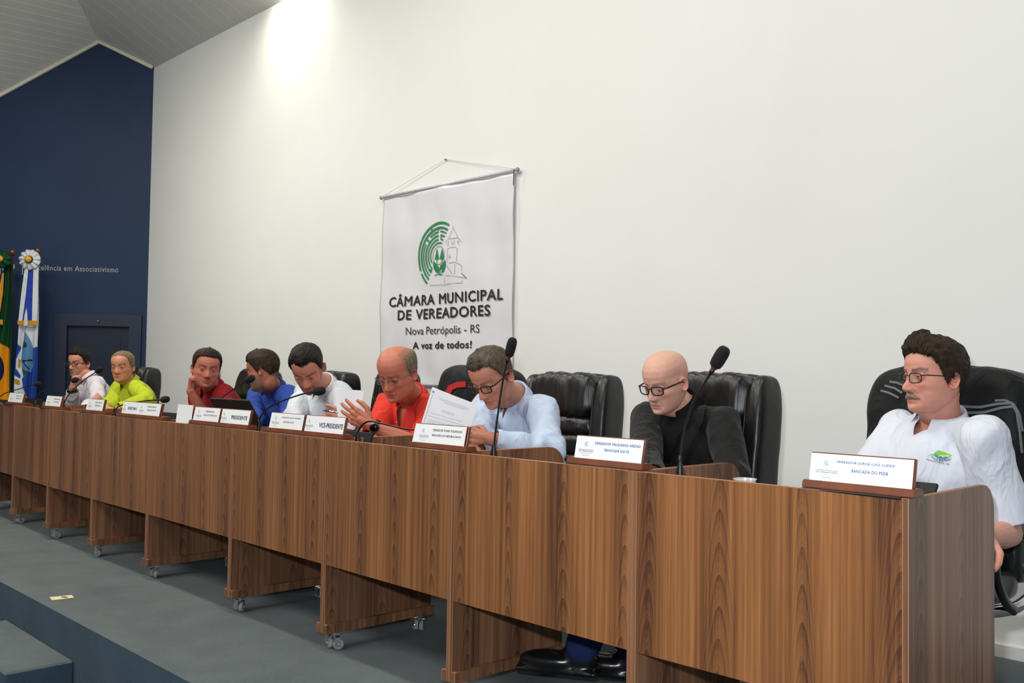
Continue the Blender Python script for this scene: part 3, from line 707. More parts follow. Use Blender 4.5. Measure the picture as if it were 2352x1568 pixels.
def mk_skin():
    m = NT('skin', .5, 0, .35); a = m.n('ShaderNodeVertexColor'); a.layer_name = 'Col'; v = m.obj()
    f = m.noise(v, 55, 4, .6); hs = m.n('ShaderNodeHueSaturation'); m.l(a.outputs[0], hs.inputs['Color']); m.l(m.math('ADD', m.math('MULTIPLY', f, .22), .89), hs.inputs['Value'])
    m.base(hs.outputs[0]); m.bump(m.noise(v, 650, 2), .12, .001)
    m.b.inputs['Subsurface Weight'].default_value = .12; m.b.inputs['Subsurface Radius'].default_value = (1, .35, .2); m.b.inputs['Subsurface Scale'].default_value = .006
    return m.m
M_skin = mk_skin()
def mk_hair(name, c, c2, streak=.5):
    m = NT(name, .62, 0, .2); v = m.obj()
    f = m.noise(m.mapping(v, (90, 90, 22)), 1, 4, .65, .6); g_ = m.noise(v, 24, 2)
    m.base(m.ramp(m.math('ADD', m.math('MULTIPLY', f, .7), m.math('MULTIPLY', g_, .3)), [(.32, c), (.68, c2)])); m.bump(f, .5, .004); return m.m
M_eye = NT('eyeball', .12); _v = M_eye.obj(); _s = M_eye.n('ShaderNodeSeparateXYZ'); M_eye.l(_v, _s.inputs[0])
_d = M_eye.math('SQRT', M_eye.math('ADD', M_eye.math('MULTIPLY', _s.outputs[0], _s.outputs[0]), M_eye.math('MULTIPLY', _s.outputs[2], _s.outputs[2])))
M_eye.base(M_eye.ramp(M_eye.math('MULTIPLY', _d, 100), [(.0, (.01, .01, .01, 1)), (.26, (.01, .01, .01, 1)), (.30, srgb(78, 52, 36)), (.52, srgb(60, 40, 28)), (.58, srgb(225, 215, 208)), (1, srgb(215, 200, 195))]))
M_eye = M_eye.m
def mk_lens():
    m = bpy.data.materials.new('spectacle_lens'); m.use_nodes = True; t = m.node_tree; t.nodes.clear()
    o = t.nodes.new('ShaderNodeOutputMaterial'); a = t.nodes.new('ShaderNodeBsdfTransparent'); b = t.nodes.new('ShaderNodeBsdfGlossy'); b.inputs['Roughness'].default_value = .05
    a.inputs[0].default_value = (.93, .94, .94, 1); x = t.nodes.new('ShaderNodeMixShader'); x.inputs[0].default_value = .07
    t.links.new(a.outputs[0], x.inputs[1]); t.links.new(b.outputs[0], x.inputs[2]); t.links.new(x.outputs[0], o.inputs[0]); return m
M_lens = mk_lens()
def mk_cloth(name, c, rough=.85, w=.0, fine=700, hi=1.05, lo=.93):
    m = NT(name, rough, 0, .2); v = m.obj(); f = m.noise(v, 5, 3); c = tuple(c)
    m.base(m.ramp(f, [(.3, tuple(x*lo for x in c[:3])+(1,)), (.7, tuple(min(1, x*hi) for x in c[:3])+(1,))]))
    n1 = m.noise(v, fine, 2); w1 = m.math('ABSOLUTE', m.math('SUBTRACT', m.noise(m.mapping(v, (1, 1, .55)), 10, 2, .5, 1.3), .5)); m.bump(m.math('ADD', m.math('MULTIPLY', n1, .03), m.math('MULTIPLY', m.math('MINIMUM', w1, .12), -4)), .38, .012); m.b.inputs['Sheen Weight'].default_value = w; return m.m
def ridged(v, s): return (1-abs(noise.noise(v*s))*2)
def folds(me, amp, joints, seed=0, stretch=(1, 1, .45)):
    co, no = getco(me), getno(me); J = [(np.array(j[0]), j[1], j[2]) for j in joints]
    d = np.zeros(len(co)); sv = Vector((seed*3.7, seed*1.3, 0))
    for i in range(len(co)):
        p = co[i]; v = Vector((p[0]*stretch[0], p[1]*stretch[1], p[2]*stretch[2]))+sv
        k = .55
        for q, r, m in J:
            dd = math.dist(p, q)
            if dd < r*2: k += m*math.exp(-(dd/r)**2)
        w = noise.noise(v*7)*.04
        vv = v+Vector((w, w, w)); d[i] = k*(ridged(vv, 9)*.55+ridged(vv+Vector((5, 2, 1)), 17)*.30+noise.noise(v*5)*.5-.25)
    setco(me, co+no*(amp*d)[:, None])

def person(label, head, Yh, phi, pitch=0, roll=0, hs=1.0, skin=(200, 145, 122), N=None, SLp=None, SRp=None, hip=None, armL=None, armR=None, hands=(),
           top=None, name_top='shirt', chest=1.0, belly=1.0, sleeve=(1, 1), opts=None, hair=None, brow=(70, 48, 36), vox=.003, glasses=None, tilt_body=0, collar=None, vneck=None, lids=(14, 16), gaze=(0, 0),
           colorfn=None, trouser=None, feet=None, thick=1.0, extra=None, origin=None, mouth=0):
    """SLp / SRp: shoulder points at image left / right; arms: list of points shoulder->elbow->wrist; sleeve: fraction covered per arm"""
    o = opts or {}; H = at(*head, Yh)
    root = empty('person', origin or (H.x, H.y, 0), 0, label, 'person'); off = -Vector(root.location)
    cdir = Vector((-H.x, -H.y, 0)).normalized(); left = Vector((-cdir.y, cdir.x, 0)); left = -left if left.dot(Vector(CR)) > 0 else left
    a = math.radians(phi); fd = (cdir*math.cos(a)+left*math.sin(a)).normalized(); rt = fd.cross(Vector((0, 0, 1)))
    Rm = Matrix((rt, fd, Vector((0, 0, 1)))).transposed()
    Rm = Rm @ Matrix.Rotation(math.radians(roll), 3, 'Y') @ Matrix.Rotation(-math.radians(pitch), 3, 'X')
    HM = Matrix.Translation(H+off) @ Rm.to_4x4() @ Matrix.Scale(hs, 4)
    L = lambda p: Vector(p)+off
    N_, hp = L(N), L(hip); yw, sw0, drop = o.get('body', (0, .335, .050)); sx = Vector((math.cos(math.radians(yw)), math.sin(math.radians(yw)), 0)); fx0 = Vector((sx.y, -sx.x, 0))
    hp = Vector((N_.x, 0, hp.z))+Vector((0, N_.y, 0))-fx0*o.get('lean', .22)+Vector((o.get('hipx', 0), 0, 0))
    S1 = N_-sx*sw0/2+Vector((0, 0, -drop))+fx0*.01; S2 = N_+sx*sw0/2+Vector((0, 0, -drop))+fx0*.01
    # --- body
    bm = BM(); X, Y, Z, A = head_surface(150, 110, True, o); co = np.stack([X, Y, Z], -1).reshape(-1, 3)
    hm = np.array(HM); add_np(bm, co@hm[:3, :3].T+hm[:3, 3], grid_faces(110, 150))
    for sd in (-1, 1):
        ear(bm, HM, sd, o.get('ear', 1))
        ec = Vector((sd*.032, .0690, .000)); us, vs_ = 26, 20; pts = []; up, lo = lids
        for j in range(vs_+1):
            el = -math.pi/2+math.pi*j/vs_
            for i in range(us):
                az = 2*math.pi*i/us; x_, y_, z_ = math.cos(el)*math.sin(az), math.cos(el)*math.cos(az), math.sin(el)
                e_ = math.degrees(math.asin(max(-1, min(1, z_)))); h_ = math.degrees(math.atan2(x_, y_)); k = max(0, 1-(h_/48)**2)
                op = y_ > 0 and abs(h_) < 48 and (-lo*k < e_ < up*k)
                r = .0105 if op else .0146; pts.append(HM @ (ec+Vector((x_, y_, z_))*r))
        f = grid_faces(vs_+1, us); add_np(bm, pts, f[:-2])
    hb = HM @ Vector((0, -.022, -.075)); hc = HM @ Vector((0, -.035, -.02)); nr = .051*thick
    chain(bm, [hc, hb, N_+(hb-N_)*.35, N_], [.055, nr*1.02, nr*1.04, nr*1.25], 20)
    thr = HM @ Vector((0, .030, -.100)); cap(bm, thr, N_+(hb-N_)*.25+(Rm @ Vector((0, .02, 0))), .030, nr*.8, 16)
    side = (S2-S1).normalized(); up = (N_-hp).normalized(); fw = up.cross(side)
    if fw.dot(Vector((0, -1, 0))) < 0: fw = -fw
    side = fw.cross(up).normalized(); B = Matrix((side, fw, up)).transposed()
    sw = (S2-S1).length
    cc = N_-up*.16+fw*.0
    ellipsoid(bm, cc, (sw*.42, .098*chest, .155), B, 28, 20)
    cap(bm, N_-up*.05, S1-up*.01, .035, .04); cap(bm, N_-up*.05, S2-up*.01, .035, .04)
    chain(bm, [N_-up*.1, hp], [.07, .08])
    ar = [.047, .037, .026]
    arms = []
    for arm in (armL, armR):
        P = [L(p) for p in arm]; P[0] = (S1, S2)[len(arms)]; l1, l2 = .285, .255; dv_ = P[2]-P[0]; D_ = dv_.length
        if D_ > .53: print('ARM', label[:30], len(arms), round(D_, 3)); l1 *= D_/.53; l2 *= D_/.53
        if D_ < .06: D_ = .06
        u_ = dv_.normalized(); a_ = (D_*D_+l1*l1-l2*l2)/(2*D_); a_ = max(-l1, min(l1, a_)); h_ = math.sqrt(max(0, l1*l1-a_*a_)); ht_ = P[1]-P[0]; pr_ = (ht_-u_*ht_.dot(u_)).normalized(); P[1] = P[0]+u_*a_+pr_*h_
        arms.append(P); m = len(P)
        mid = P[1]+(P[2]-P[1])*.35
        chain(bm, [P[0], P[1], mid, P[2]], [.046, .039, .041, .0265], 16)
    for h in hands: hand(bm, L(h[0]), h[1], h[2], h[3], *h[4:])
    sk = remesh(bm, vox, .5, 'body', 1)
    co = getco(sk); inv_ = np.array(HM.inverted()); lc = co@inv_[:3, :3].T+inv_[:3, 3]; x, y, z = lc.T; ax = np.abs(x)
    base = np.array(srgb(*skin)[:3]); C = np.tile(base, (len(co), 1))
    def blend(mask, col, k=1.0):
        mk = np.clip(mask, 0, 1)[:, None]*k; C[:] = C*(1-mk)+np.array(col)*mk
    near = (np.abs(z) < .16)*(np.abs(y) < .14)*(ax < .12)*1.0
    front = near*(y > .03)
    blend(front*(g(ax-.045, .022)*g(z+.03, .028)), base*np.array([1.05, .78, .76]), .45); blend(front*g(x, .016)*g(z+.040, .014)*(y > .085), base*np.array([1.06, .74, .70]), .5)
    blend(near*(ax > .074)*(z > -.06)*(z < .03)*(y < .03), base*np.array([1.05, .72, .70]), .5)
    blend(front*g(z+.0725, .0085)*g(x, .022)*(ax < .027), base*np.array([.80, .46, .46]), .75)
    blend(front*g(z+.0722, .0018)*(ax < .025), base*.25, .6)
    blend(front*g(ax-.032, .020)*g(z+.002, .016), base*np.array([.72, .58, .55]), .45)
    bz = .0215+.004*np.clip((ax-.02)/.02, 0, 1)-.22*np.clip(ax-.042, 0, 1); bn = np.array([.6+.8*noise.noise(Vector((p[0]*420, p[2]*260, 0))) if f_ else 0 for p, f_ in zip(lc, (front > 0)*(z > 0)*(z < .05))])
    blend(front*g(z-bz, .0052)*(ax > .012)*(ax < .056)*np.clip(bn*.5+.55, 0, 1), srgb(*brow)[:3], .9*o.get('brow', 1))
    blend(front*g(z-.0035-.0025*g(ax-.032, .012), .0016)*(ax > .020)*(ax < .045), base*.12, .55)
    blend(front*g(z+.0475, .0028)*g(ax-.0085, .004), base*.15, .8)
    if hair:
        az_ = np.degrees(np.abs(np.arctan2(x, y+.005))); hl = np.interp(az_, [0, 15, 35, 50, 62, 72, 84, 92, 100, 112, 140, 180], hair['line']); hcol = hair.get('scalp', np.array(srgb(70, 52, 42)[:3]))
        m_ = near*np.clip((z-hl+.006)/.012, 0, 1)*(z > -.07)
        if 'bald' in hair: m_ = m_*np.clip((az_-hair['bald'][1]+8)/12, 0, 1)*np.clip((hair['bald'][0]+.008-z)/.015, 0, 1)
        blend(m_, hcol, .7 if 'bald' not in hair else .4)
    if colorfn: colorfn(blend, x, y, z, ax, near, front, base, lc)
    att = sk.color_attributes.new('Col', 'FLOAT_COLOR', 'POINT'); att.data.foreach_set('color', np.c_[np.clip(C, 0, 1), np.ones(len(C))].ravel())
    bo = link('body', sk, M_skin, root, True)
    for sd in (-1, 1):
        me = bpy.data.meshes.new('eye'); b2 = BM(); bmesh.ops.create_uvsphere(b2, u_segments=20, v_segments=14, radius=.0132); ellipsoid(b2, (0, .0105, 0), (.006, .0042, .006), u=12, v=8); b2.to_mesh(me); b2.free()
        e = link('eye', me, M_eye, bo, True)
        e.matrix_local = HM @ Matrix.Translation((sd*.032, .0690, 0)) @ Matrix.Rotation(math.radians(gaze[0]), 4, 'Z') @ Matrix.Rotation(math.radians(gaze[1]), 4, 'X')
    # --- hair
    if hair:
        nu, nv = 220, 120; X, Y, Z, A = head_surface(nu, nv, False, o); az = np.degrees(np.abs(np.arctan2(X, Y+.005)))
        hz = np.interp(az, [0, 15, 35, 50, 62, 72, 84, 92, 100, 112, 140, 180], hair['line']); soft = .006
        hz = hz+.004*np.sin(az*1.9)+.003*np.sin(az*4.3+X*60); mk = np.clip((Z-hz)/soft, 0, 1)*(.25+.75*np.clip((Z-hz)/.028, 0, 1)**.8)
        if 'bald' in hair:
            bz_, ba = hair['bald']; mk = mk*np.clip((az-ba)/10, 0, 1)*np.clip((bz_-Z)/.015, 0, 1)
        th = hair['t']*np.interp(az, [0, 60, 110, 180], hair.get('azt', [1, .7, .6, .8]))*np.interp(Z, [-.07, -.01, .05, .12], [.25, .45, .85, 1.0+hair.get('topk', 0)])
        P = np.stack([X, Y, Z], -1); dr = P-np.array([0, -.01, .0]); dr[..., 2] *= .8; dr /= np.linalg.norm(dr, axis=-1)[..., None]
        nn = np.zeros_like(X); ns = hair.get('noise', .35); fr_ = hair.get('freq', 60)
        for j in range(nv):
            for i in range(nu):
                if mk[j, i] > 0:
                    p = P[j, i]; v = Vector((p[0]*fr_*1.2, p[1]*fr_*.5, p[2]*fr_*.7)); nn[j, i] = noise.noise(v)+.7*noise.noise(v*2.7)
        sh_ = np.array(hair.get('shift', (0, 0, 0)))
        d = np.where(mk > 0, th*mk*(1+ns*nn)+.0008, 0)-.010*(1-np.clip(mk*8, 0, 1)); Q = P+dr*d[..., None]+sh_*(mk*np.clip((Z-.04)/.07, 0, 1))[..., None]
        q = Q.reshape(-1, 3)@hm[:3, :3].T+hm[:3, 3]; me = bpy.data.meshes.new('hair'); me.from_pydata([tuple(c) for c in q], [], grid_faces(nv, nu)); link('hair', me, hair['mat'], root, True)
    # --- spectacles
    if glasses:
        gm, gw, gh, rr, lower = glasses; b2 = BM(); gy = .0985; lens = []
        for sd in (-1, 1):
            pts = []
            for k in range(28):
                t = 2*math.pi*k/28; cx_, sz_ = math.cos(t), math.sin(t); e_ = .62
                px_ = sd*.0335+gw/2*math.copysign(abs(cx_)**e_, cx_); pz = -.004+gh/2*math.copysign(abs(sz_)**e_, sz_)
                pts.append(Vector((px_, gy-.010*max(0, abs(px_)-.03)/.03-.002, pz)))
            lens.append(pts)
            r_ = [rr*(1 if (p.z > -.006 or lower) else .45) for p in pts]
            tube(b2, pts+[pts[0], pts[1]], r_+[r_[0], r_[1]], 6)
            out = Vector((sd*(.0335+gw/2), gy-.012, .004)); tube(b2, [out, Vector((sd*.071, gy-.022, .005)), Vector((sd*.0765, .03, .003)), Vector((sd*.0775, -.008, .001)), Vector((sd*.076, -.030, -.014))], [rr*1.15]*5, 6)
        tube(b2, smoothpts([(-.0335+gw/2-.001, gy-.002, .002), (-.004, gy+.003, .006), (.004, gy+.003, .006), (.0335-gw/2+.001, gy-.002, .002)], 4), rr, 6)
        bmesh.ops.transform(b2, matrix=HM, verts=b2.verts); go = obj('spectacles', b2, gm, root, True)
        for pts in lens:
            b2 = BM(); b2.faces.new([b2.verts.new(HM @ p) for p in pts]); obj('lens', b2, M_lens, go)
    # --- top garment
    bm = BM(); T_ = 1.0
    ellipsoid(bm, N_-up*.175+fw*.004, (sw*.50+.012, .122*chest, .185), B, 28, 20)
    ellipsoid(bm, N_-up*.36+fw*.02*belly, (sw*.44*belly+.01, .135*belly, .20), B, 28, 20)
    cap(bm, N_-up*.034, S1-up*.004, .050, .059, 18); cap(bm, N_-up*.034, S2-up*.004, .050, .059, 18)
    chain(bm, [N_-up*.09, hp+up*.03], [.09, .14*belly], 20)
    jn = []; cuts = []
    slv = []
    for P, fr_ in zip(arms, sleeve):
        s0, el, wr = P; k = thick; b9 = BM()
        if fr_ < .5: dr_ = (el-s0).normalized(); e2 = s0+(el-s0)*(fr_*2); chain(b9, [s0, e2+dr_*.06], [.060*k, .064*k], 24); jj = [(tuple(s0), .1, .8), (tuple(e2), .08, .8)]
        else: dr_ = (wr-el).normalized(); e2 = el+(wr-el)*((fr_-.5)*2*.98); chain(b9, [s0, el, e2+dr_*.05], [.059*k, .051*k, .038*k], 24); jj = [(tuple(el), .09, 1.8), (tuple(s0), .11, .9), (tuple(el+(wr-el)*.6), .08, 1.3)]
        jn += jj[:1]; sm2 = remesh(b9, .0070 if vox < .0035 else .009, .5, 'sleeve', 3); folds(sm2, o.get('fold', .011)*1.8, jj, seed=abs(H.x)*3+len(slv)*5)
        b9 = BM(); b9.from_mesh(sm2); bmesh.ops.bisect_plane(b9, geom=b9.verts[:]+b9.edges[:]+b9.faces[:], plane_co=e2, plane_no=dr_, dist=1e-6)
        bmesh.ops.delete(b9, geom=[f for f in b9.faces if (f.calc_center_median()-e2).dot(dr_) > 0 and (f.calc_center_median()-e2).length < (.3 if fr_ < .5 else .12)], context='FACES'); b9.to_mesh(sm2); b9.free(); slv.append(sm2)
    sh_ = remesh(bm, .0070 if vox < .0035 else .009, .5, name_top, 7)
    folds(sh_, o.get('fold', .011)*1.7, jn, seed=abs(H.x)*3)
    # neck hole and V opening
    co = getco(sh_); nt = N_; Bi = np.array(B.transposed().to_3x3()); lc = (co-np.array(nt))@Bi.T
    na = (Vector(hb)-N_).normalized(); nd = co-np.array(N_); tt = nd@np.array(na); rr_ = np.linalg.norm(nd-tt[:, None]*np.array(na), axis=1)
    kill = (rr_ < nr*1.02) & (tt > .0) & (tt < .12)
    b3 = BM(); b3.from_mesh(sh_); b3.verts.ensure_lookup_table(); bmesh.ops.delete(b3, geom=[v for v, k in zip(list(b3.verts), kill) if k], context='VERTS')
    if vneck:
        dv, wv = vneck[0], vneck[1]; cx_ = side*(vneck[2] if len(vneck) > 2 else 0); ap = N_-up*dv+cx_
        nf = [f for f in b3.faces if (f.calc_center_median()-N_).length < .22 and (f.calc_center_median()-N_).dot(fw) > -.01]
        for s_ in (-1, 1):
            geo = set(nf); geo |= {e for f in nf for e in f.edges}; geo |= {v for f in nf for v in f.verts}
            r_ = bmesh.ops.bisect_plane(b3, geom=[x_ for x_ in geo if x_.is_valid], plane_co=ap, plane_no=(side*s_*dv-up*wv).normalized(), dist=1e-6)
            nf = [f for f in b3.faces if (f.calc_center_median()-N_).length < .22 and (f.calc_center_median()-N_).dot(fw) > -.01]
        dl = []
        for f in nf:
            c_ = f.calc_center_median()-ap; a_, b_ = c_.dot(side), c_.dot(up)
            if b_ > 0 and abs(a_) < b_*wv/dv and b_ < dv+.07: dl.append(f)
        bmesh.ops.delete(b3, geom=dl, context='FACES')
    for cp_, cd_, cr1, cr2 in ():
        nf = [f for f in b3.faces if (f.calc_center_median()-cp_).length < cr1]
        geo = set(nf) | {e for f in nf for e in f.edges} | {v for f in nf for v in f.verts}
        bmesh.ops.bisect_plane(b3, geom=list(geo), plane_co=cp_, plane_no=cd_, dist=1e-6)
        dl = [f for f in b3.faces if (f.calc_center_median()-cp_).length < cr1 and (f.calc_center_median()-cp_).dot(cd_) > 0]
        dl = [f for f in dl if ((f.calc_center_median()-cp_)-cd_*(f.calc_center_median()-cp_).dot(cd_)).length < cr2]
        bmesh.ops.delete(b3, geom=dl, context='FACES')
    seen = set(); comps = []
    for v0 in b3.verts:
        if v0 in seen: continue
        st_ = [v0]; seen.add(v0); cm = []
        while st_:
            v_ = st_.pop(); cm.append(v_)
            for e_ in v_.link_edges:
                w_ = e_.other_vert(v_)
                if w_ not in seen: seen.add(w_); st_.append(w_)
        comps.append(cm)
    comps.sort(key=len); dead = [v_ for c_ in comps[:-1] for v_ in c_]
    if dead: bmesh.ops.delete(b3, geom=dead, context='VERTS')
    b3.to_mesh(sh_); b3.free(); sh_.polygons.foreach_set('use_smooth', [True]*len(sh_.polygons))
    to = link(name_top, sh_, top, root, True); md = to.modifiers.new('s', 'SOLIDIFY'); md.thickness = .003; md.offset = 1
    for sm2 in slv: so_ = link('sleeve', sm2, top, root, True); md = so_.modifiers.new('s', 'SOLIDIFY'); md.thickness = .003; md.offset = 1
    # --- collar
    if collar:
        nb_ = na; na = (na*.45+up*.55).normalized()
        cm, gap, ht, fall, rad = collar; n = 44; rows = []
        cf = (fw-na*fw.dot(na)).normalized(); cs = na.cross(cf).normalized(); cb = N_+nb_*.024-na*.008
        for i in range(n+1):
            t = math.radians(gap+(360-2*gap)*i/n); fr_ = (1+math.cos(t))/2; dir_ = cf*math.cos(t)+cs*math.sin(t); e = max(0, 1-min(i, n-i)/5.)
            R0 = nr*rad
            dn = -na*.012*fr_
            rows.append([cb+dn+dir_*R0*1.06-na*.012, cb+dn+dir_*(R0*1.03)+na*ht*.55, cb+dn+dir_*(R0*1.06)+na*ht*(1-.25*fr_), cb+dn+dir_*(R0*1.16)+na*ht*(.93-.25*fr_), cb+dn+dir_*(R0*1.25)+na*(ht*.35-.004), cb+dn+dir_*(R0*(1.39+.10*e))-na*(fall*(.45+.55*fr_)+.018*e)+cf*.012*fr_])
        b4 = BM(); V = [[b4.verts.new(p) for p in r] for r in rows]
        for i in range(n):
            for j in range(5): b4.faces.new((V[i][j], V[i+1][j], V[i+1][j+1], V[i][j+1]))
        ob = obj('collar', b4, cm, root, True); md = ob.modifiers.new('s', 'SOLIDIFY'); md.thickness = .0035; md.offset = 0
        md = ob.modifiers.new('u', 'SUBSURF'); md.levels = 1; md.render_levels = 1
    # --- trousers and shoes
    fx = feet or [hp+fw*.42+side*s_*.12-Vector((0, 0, hp.z)) for s_ in (-1, 1)]
    if trouser:
        bm = BM()
        for s_, ft in zip((-1, 1), fx):
            ft = Vector(ft)+(off if feet else Vector()); h0 = hp+side*s_*.09; kn = Vector(((h0.x+ft.x)/2+fw.x*.25, (h0.y+ft.y)/2+fw.y*.25, .50)); an = Vector((ft.x, ft.y, ft.z+.095))-Vector(o.get('fdir', (0, -1, 0)))*.01
            chain(bm, [h0, kn, an], [.095, .074, .062], 16)
        ellipsoid(bm, hp, (.18, .13, .12), B)
        tm = remesh(bm, .013, .5, 'trousers', 3); folds(tm, .008, [], 2); link('trousers', tm, trouser, root, True)
        for ft in fx:
            ft = Vector(ft)+(off if feet else Vector()); b5 = BM(); fd_ = Vector(o.get('fdir', (0, -1, 0))).normalized(); Rf = Matrix((fd_.cross(Vector((0, 0, 1))), fd_, Vector((0, 0, 1)))).transposed()
            ellipsoid(b5, ft+Rf @ Vector((0, .10, .040)), (.050, .115, .036), Rf, 20, 12); ellipsoid(b5, ft+Rf @ Vector((0, .0, .055)), (.040, .07, .052), Rf, 20, 12); cap(b5, ft+Rf @ Vector((0, -.01, .05)), ft+Rf @ Vector((0, -.01, .11)), .040, .043); box(b5, ft+Rf @ Vector((0, .075, .012)), (.088, .29, .022), Rf, bev=.009, seg=2)
            sm_ = remesh(b5, .008, .5, 'shoe', 1); link('shoe', sm_, M_shoe, root, True)
    return dict(root=root, off=off, HM=HM, N=N_, up=up, fw=fw, side=side, B=B, top=to, arms=arms, na=na)
M_shoe = plain('black_leather_shoe', srgb(22, 22, 23), .25, var=.2)
from mathutils.bvhtree import BVHTree
def bvh_of(o, root):
    me = o.data; return BVHTree.FromPolygons([v.co+Vector(root.location) for v in me.vertices], [p.vertices[:] for p in me.polygons])
def cast(bv, px, py, offn=.002):
    d = Vector((px-1176)/FPX*CR - (py-784)/FPX*CU + CF).normalized(); h = bv.ray_cast(Vector(CAM0), d)
    if h[0] is None: return None
    n = h[1] if h[1].dot(d) < 0 else -h[1]; return h[0]+n*offn*.4-d*offn
def decal(name, pl, polyp, mat, root, bv, offn=.002, n=8):
    "flat print that follows the surface: quad strip between two photo-space polylines"
    A, Bq = polyp; b = BM(); prev = None
    def lerp(P, t):
        k = t*(len(P)-1); i = min(int(k), len(P)-2); f = k-i; return (P[i][0]*(1-f)+P[i+1][0]*f, P[i][1]*(1-f)+P[i+1][1]*f)
    rows = []
    for i in range(n+1):
        a, c = lerp(A, i/n), lerp(Bq, i/n); row = []
        for j in range(4):
            t = j/3; p = cast(bv, a[0]*(1-t)+c[0]*t, a[1]*(1-t)+c[1]*t, offn)
            row.append(p)
        rows.append(row)
    off = -Vector(root.location)
    for i in range(n):
        for j in range(3):
            q = [rows[i][j], rows[i+1][j], rows[i+1][j+1], rows[i][j+1]]
            if all(x is not None for x in q) and max((q[0]-x).length for x in q) < .15: b.faces.new([b.verts.new(x+off) for x in q])
    bmesh.ops.remove_doubles(b, verts=b.verts, dist=.0003)
    if not b.faces: b.free(); return None
    o = obj(name, b, mat, pl, True); return o
def button(px, py, bv, root, mat=None, r=.0055):
    p = cast(bv, px, py, .001)
    if p is None: return
    b = BM(); ellipsoid(b, p-Vector(root.location), (r, r*.5, r), u=12, v=8); obj('button', b, mat or M_btn, root, True)
M_btn = plain('button', srgb(225, 225, 225), .3)
def watch(P, arm, mat, r=.030, face=None, fd=None):
    el, wr = arm[1], arm[2]; d = (wr-el).normalized(); c = wr-d*.022
    q = d.to_track_quat('Z', 'Y').to_matrix().to_4x4(); b = BM()
    lathe(b, [(r, -.010), (r+.003, -.009), (r+.003, .009), (r, .010)], 22, Matrix.Translation(c) @ q)
    w = obj('watch_strap', b, mat, P['root'], True)
    f = (Vector(fd)-d*Vector(fd).dot(d)).normalized(); q2 = f.to_track_quat('Z', 'Y').to_matrix().to_4x4(); b = BM()
    lathe(b, [(.020, .0), (.022, .002), (.022, .009), (.0195, .011)], 24, Matrix.Translation(c+f*(r-.001)) @ q2); o = obj('watch_case', b, M_chromed, w, True)
    b = BM(); lathe(b, [(.018, .0108), (.017, .0116)], 24, Matrix.Translation(c+f*(r-.001)) @ q2); obj('watch_face', b, M_blackg, w, True)
M_chromed = plain('dark_steel', srgb(120, 120, 122), .25, .9); M_blackg = plain('black_glass', srgb(10, 10, 11), .08)
# ------------------------------------------------------------------ chairs
def rbox(bm, c, s, p=5, n=9, wr=0, wf=(22, 3, 5), rot=None, seed=0):
    b = bmesh.new(); bmesh.ops.create_cube(b, size=2); bmesh.ops.subdivide_edges(b, edges=b.edges[:], cuts=n, use_grid_fill=True)
    for v in b.verts:
        q = v.co; l = (abs(q.x)**p+abs(q.y)**p+abs(q.z)**p)**(1/p); q = q/l
        v.co = Vector((q.x*s[0]/2, q.y*s[1]/2, q.z*s[2]/2))
    b.normal_update()
    if wr:
        for v in b.verts:
            w = v.co; k = noise.noise(Vector((w.x*wf[0]+seed, w.y*wf[1], w.z*wf[2]+seed))); e = 1-abs(k)*2.4
            v.co += v.normal*wr*(max(0, e)-.3)
    m = Matrix.Translation(Vector(c)) @ (rot.to_4x4() if rot else Matrix.Identity(4))
    vm = [bm.verts.new(m @ v.co) for v in b.verts]
    for f in b.faces: bm.faces.new([vm[v.index] for v in f.verts])
    b.free()
def mk_leather():
    m = NT('black_leather', .36, 0, .5); v = m.obj(); m.base(srgb(22, 22, 22)); h = m.noise(m.mapping(v, (14, 5, 4)), 1, 3, .6, .4); vv = m.n('ShaderNodeTexVoronoi'); vv.inputs['Scale'].default_value = 420; m.l(v, vv.inputs['Vector'])
    b1 = m.math('ADD', m.math('MULTIPLY', h, 1.0), m.math('MULTIPLY', vv.outputs[0], .012)); m.bump(b1, .35, .02); return m.m
M_leather = mk_leather()
